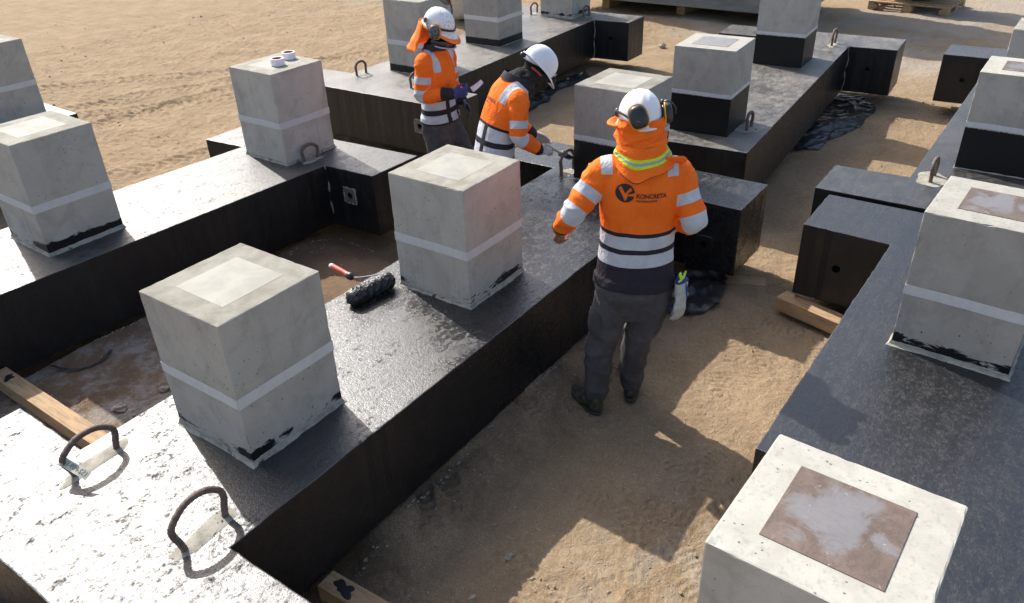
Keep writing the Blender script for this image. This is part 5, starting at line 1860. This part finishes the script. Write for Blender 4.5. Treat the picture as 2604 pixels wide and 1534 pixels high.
def brush():
    tip = P(9.215, 5.575, 0.30)
    hand = to_world(W2, (0.180, 0.425, 0.905))
    d = (tip - hand)
    L_ = d.length
    root = empty('paint_brush', hand)
    root.matrix_world = Matrix.Translation(hand) @ d.to_track_quat('Y', 'Z').to_matrix().to_4x4() @ Matrix.Rotation(R(-40), 4, 'Y')
    v, f = tube([(0, -0.06, 0), (0, -0.01, 0), (0, L_ * 0.30, 0), (0, L_ * 0.42, 0)], [(0.011, 0.009), (0.014, 0.010), (0.010, 0.008), (0.026, 0.010)], side=(1, 0, 0), n=14, k=5)
    link('handle', mesh('handle', v, f), M['brushwood'], root, smooth=True)
    link('ferrule', box_mesh('ferrule', -0.030, 0.030, L_ * 0.42, L_ * 0.66, -0.010, 0.010, 0.002), M['steel'], root)
    V, F = tube([(0, L_ * 0.655, 0), (0, L_ * 0.82, 0), (0, L_ * 0.98, 0)], [(0.029, 0.009), (0.030, 0.009), (0.026, 0.004)], side=(1, 0, 0), n=24, k=5)
    link('bristles', mesh('bristles', V, F), M['nap'], root, smooth=True)
    tag(root, 'flat paint brush with tarred bristles in the bending worker\'s gloved hand', 'paint brush')
brush()

# ---- the worker reading a slip of paper
W1 = person('worker in orange jacket reading a slip of paper, speckled helmet and blue glove', (9.65, 8.30), -82,
    [((0.045, 0.0, 0.68), (0.160, 0.115)), ((0.045, -0.005, 0.78), (0.188, 0.140)), ((0.045, -0.005, 0.90), (0.182, 0.135)), ((0.048, -0.005, 1.02), (0.176, 0.130)), ((0.052, -0.008, 1.13), (0.184, 0.138)),
     ((0.055, -0.010, 1.24), (0.188, 0.138)), ((0.055, -0.008, 1.32), (0.176, 0.122)), ((0.052, 0.0, 1.375), (0.128, 0.095)), ((0.050, 0.012, 1.42), (0.080, 0.082))],
    {'L': (arm_pts((-0.115, 0.0, 1.315), (-0.185, -0.01, 1.07), (-0.095, 0.125, 0.96), (0.06, 0, 0)), [0.077, 0.071, 0.064, 0.058, 0.053, 0.043]),
     'R': (arm_pts((0.222, -0.005, 1.325), (0.268, -0.015, 1.090), (0.185, 0.205, 1.095), (-0.06, 0, 0)), [0.077, 0.071, 0.065, 0.060, 0.054, 0.044])},
    [([(0.125, -0.005, 0.78), (0.135, 0.01, 0.65), (0.14, 0.03, 0.44), (0.145, -0.01, 0.26), (0.148, -0.03, 0.07)], [(0.104, 0.118), (0.098, 0.110), (0.084, 0.096), (0.078, 0.088), (0.072, 0.08)]),
     ([(-0.035, 0.0, 0.78), (-0.065, 0.05, 0.65), (-0.10, 0.10, 0.44), (-0.11, 0.05, 0.26), (-0.11, 0.02, 0.07)], [(0.104, 0.118), (0.098, 0.110), (0.084, 0.096), (0.078, 0.088), (0.072, 0.08)])],
    ((0.048, 0.058, 1.535), (0.077, 0.097, 0.115), (0.0, 0.36, 0.933)),
    dict(seam=0.355, bands=[(0.275, 0.342), (0.165, 0.232)], gaps=[(0.045, 0.085), (-0.085, -0.045)], straps=[(0.095, 0.150, 0.575, 0.78, -0.3, 0.3), (-0.150, -0.095, 0.575, 0.78, -0.3, 0.3)], hem=0.15, neck=0.735,
         armbands=[(0.160, 0.213), (0.262, 0.315)], cuff=0.455, hand=0.56, face=(0, 0.93, -0.36)),
    seed=61)
boots(W1, [((0.148, -0.08, 0), (0.175, 0.18, 0), (0.148, -0.03, 0.10)), ((-0.11, -0.03, 0), (-0.14, 0.23, 0), (-0.11, 0.02, 0.10))], None)
me = ring_cloth('collar', [((0.050, 0.018, 1.452), 0.094, 0.100, 0.15), ((0.050, 0.012, 1.425), 0.100, 0.106, 0.15), ((0.05, 0.006, 1.395), 0.112, 0.112, 0.12)], fold=0.003, freq=20, seed=66)
link('collar', me, M['navy'], W1, smooth=True)
hc1 = (0.048, 0.048, 1.578)
h1 = helmet_obj(W1, hc1, (0, 0.93, -0.37), (0, 0.37, 0.93), M['helmet_spot'], w=0.102, l=0.128, h=0.130, peak=0.045, lip=0.008, ridge=0.002)
# orange sun brim under the shell
V, F = [], []
n = 72
for e, z in ((0.0, -0.006), (0.020, -0.022), (0.022, -0.026), (0.0, -0.018)):
    for i in range(n):
        a_ = 2 * math.pi * i / n
        f_ = max(0.0, math.sin(a_))
        x, y = 0.103 * math.cos(a_), 0.130 * math.sin(a_)
        L_ = math.hypot(x, y)
        ee = e + (0.058 * f_ ** 2.0 if e > 0 else 0.0)
        V.append((x + x / L_ * ee * 0.75, y + y / L_ * ee, z - 0.030 * f_ ** 2 * (1 if e > 0 else 0)))
for j in range(3):
    for i in range(n):
        k_ = (i + 1) % n
        F.append((j * n + i, (j + 1) * n + i, (j + 1) * n + k_, j * n + k_))
link('sun_brim', mesh('sun_brim', V, F), M['hood_brim'], h1, smooth=True)
strap_obj('goggle_strap', h1, [(-0.104, 0.015, 0.020), (-0.088, 0.080, 0.020), (-0.04, 0.125, 0.020), (0.0, 0.136, 0.020), (0.04, 0.125, 0.020), (0.088, 0.080, 0.020), (0.104, 0.015, 0.020)], [(0.0095, 0.003)] * 7, M['dark_strap'])
ear_cup(h1, (0.118, 0.045, -0.012), (1, 0.12, 0.10), (0.0, -0.35, 1), M['scuffed_plastic'], 0.042, 0.054, 0.042)
ear_cup(h1, (-0.095, -0.045, 0.165), (-0.75, -0.2, 0.65), (0.0, -1, 0.3), M['scuffed_plastic'], 0.040, 0.050, 0.040)
strap_obj('ear_cup_arm', h1, [(0.104, -0.062, 0.030), (0.128, -0.035, 0.020), (0.152, 0.005, 0.0), (0.160, 0.035, -0.008)], [(0.008, 0.004)] * 4, M['scuffed_plastic'], side=(0, 0.3, 1))
strap_obj('ear_cup_arm', h1, [(-0.104, 0.03, 0.045), (-0.130, 0.015, 0.09), (-0.140, -0.02, 0.14), (-0.128, -0.045, 0.18)], [(0.008, 0.004)] * 4, M['black_plastic'], side=(0, 1, 0))
for q_ in (((0.102, -0.068, 0.032), (0.012, 0.018, 0.022)), ((-0.104, 0.03, 0.04), (0.013, 0.018, 0.020))):
    v, f = ball(*q_)
    link('pivot_mount', mesh('pivot_mount', v, f), M['scuffed_plastic'], h1, smooth=True)
# goggles pulled down over the mouth
strap_obj('goggles', W1, [(0.135, 0.030, 1.470), (0.128, 0.105, 1.458), (0.085, 0.160, 1.448), (0.048, 0.172, 1.446), (0.010, 0.160, 1.448), (-0.032, 0.105, 1.458), (-0.038, 0.03, 1.470)], [(0.020, 0.010), (0.026, 0.010), (0.030, 0.010), (0.030, 0.010), (0.030, 0.010), (0.026, 0.010), (0.020, 0.010)], M['goggle'])
strap_obj('goggle_rim', W1, [(0.137, 0.035, 1.444), (0.132, 0.110, 1.430), (0.087, 0.168, 1.418), (0.048, 0.180, 1.416), (0.009, 0.168, 1.418), (-0.036, 0.110, 1.430)], [(0.006, 0.005)] * 6, M['grey_strap'])
# neck flap of the hood hanging down his back
def flap():
    V, F = [], []
    n1, n2 = 26, 14
    w1 = Waves(71, 40, 12)
    for i in range(n1):
        t = i / (n1 - 1)
        for j in range(n2):
            s_ = j / (n2 - 1)
            an = R(200 + 140 * t)
            r_ = 0.112 + 0.05 * s_ + 0.045 * s_ * s_
            x = 0.048 + r_ * math.cos(an) * (1 - 0.25 * s_)
            y = 0.020 + (r_ + 0.015) * math.sin(an) - 0.035 * s_
            z = 1.600 - 0.215 * s_ + 0.02 * math.cos((t - 0.5) * 3)
            q = np.array([[x, y, z]])
            d_ = 0.014 * float((1 - np.abs(np.tanh(w1(q) * 1.3)) * 1.4)[0]) * s_
            V.append((x + d_ * math.cos(an), y + d_ * math.sin(an), z))
    for i in range(n1 - 1):
        for j in range(n2 - 1):
            F.append((i * n2 + j, (i + 1) * n2 + j, (i + 1) * n2 + j + 1, i * n2 + j + 1))
    me = mesh('neck_flap', V, F)
    ob = link('neck_flap', me, M['hood_brim'], W1, smooth=True)
    so = ob.modifiers.new('thickness', 'SOLIDIFY')
    so.thickness = 0.003
flap()
gp = fingers_parts((0.178, 0.212, 1.097), (-0.38, 0.90, 0.12), (-0.85, -0.35, 0.25), (0.1, 0.0, 1.0), (0.75, 0.85, 0.6), 1.04, 0.35)
gp.append(tube([(0.190, 0.185, 1.096), (0.172, 0.230, 1.100)], [(0.040, 0.036), (0.042, 0.030)], side=(0, 0, 1), n=16, k=3))
link('glove', remeshed('glove', gp, 0.0045, 2), M['glove_blue'], W1, smooth=True)
gp = fingers_parts((-0.092, 0.135, 0.955), (0.25, 0.75, -0.55), (0.7, -0.2, -0.5), (0.4, 0.5, 0.7), (0.35, 0.45, 0.35), 1.04, 0.5)
link('glove', remeshed('glove', gp, 0.0045, 2), M['glove_black'], W1, smooth=True)
def slip():
    c = to_world(W1, (0.098, 0.355, 1.135))
    V, F = [], []
    for i in range(9):
        for j in range(5):
            u, w_ = i / 8, j / 4
            V.append((0.105 * u - 0.02, 0.045 * (w_ - 0.5) * (1 - 0.25 * u), 0.018 * math.sin(u * 3.4) + 0.006 * math.sin(w_ * 5 + u * 3)))
    for i in range(8):
        for j in range(4):
            F.append((i * 5 + j, (i + 1) * 5 + j, (i + 1) * 5 + j + 1, i * 5 + j + 1))
    ob = link('paper_slip', mesh('paper_slip', V, F), M['paper'], smooth=True)
    m_ = Matrix((Vector((0.52, -0.62, 0.58)).normalized(), Vector((-0.3, 0.45, 0.75)).normalized(), Vector((-0.75, -0.6, 0.15)).normalized())).transposed().to_4x4()
    m_.translation = c
    ob.matrix_world = m_
    tag(ob, 'creased white slip of paper in the reading worker\'s blue glove', 'paper')
slip()
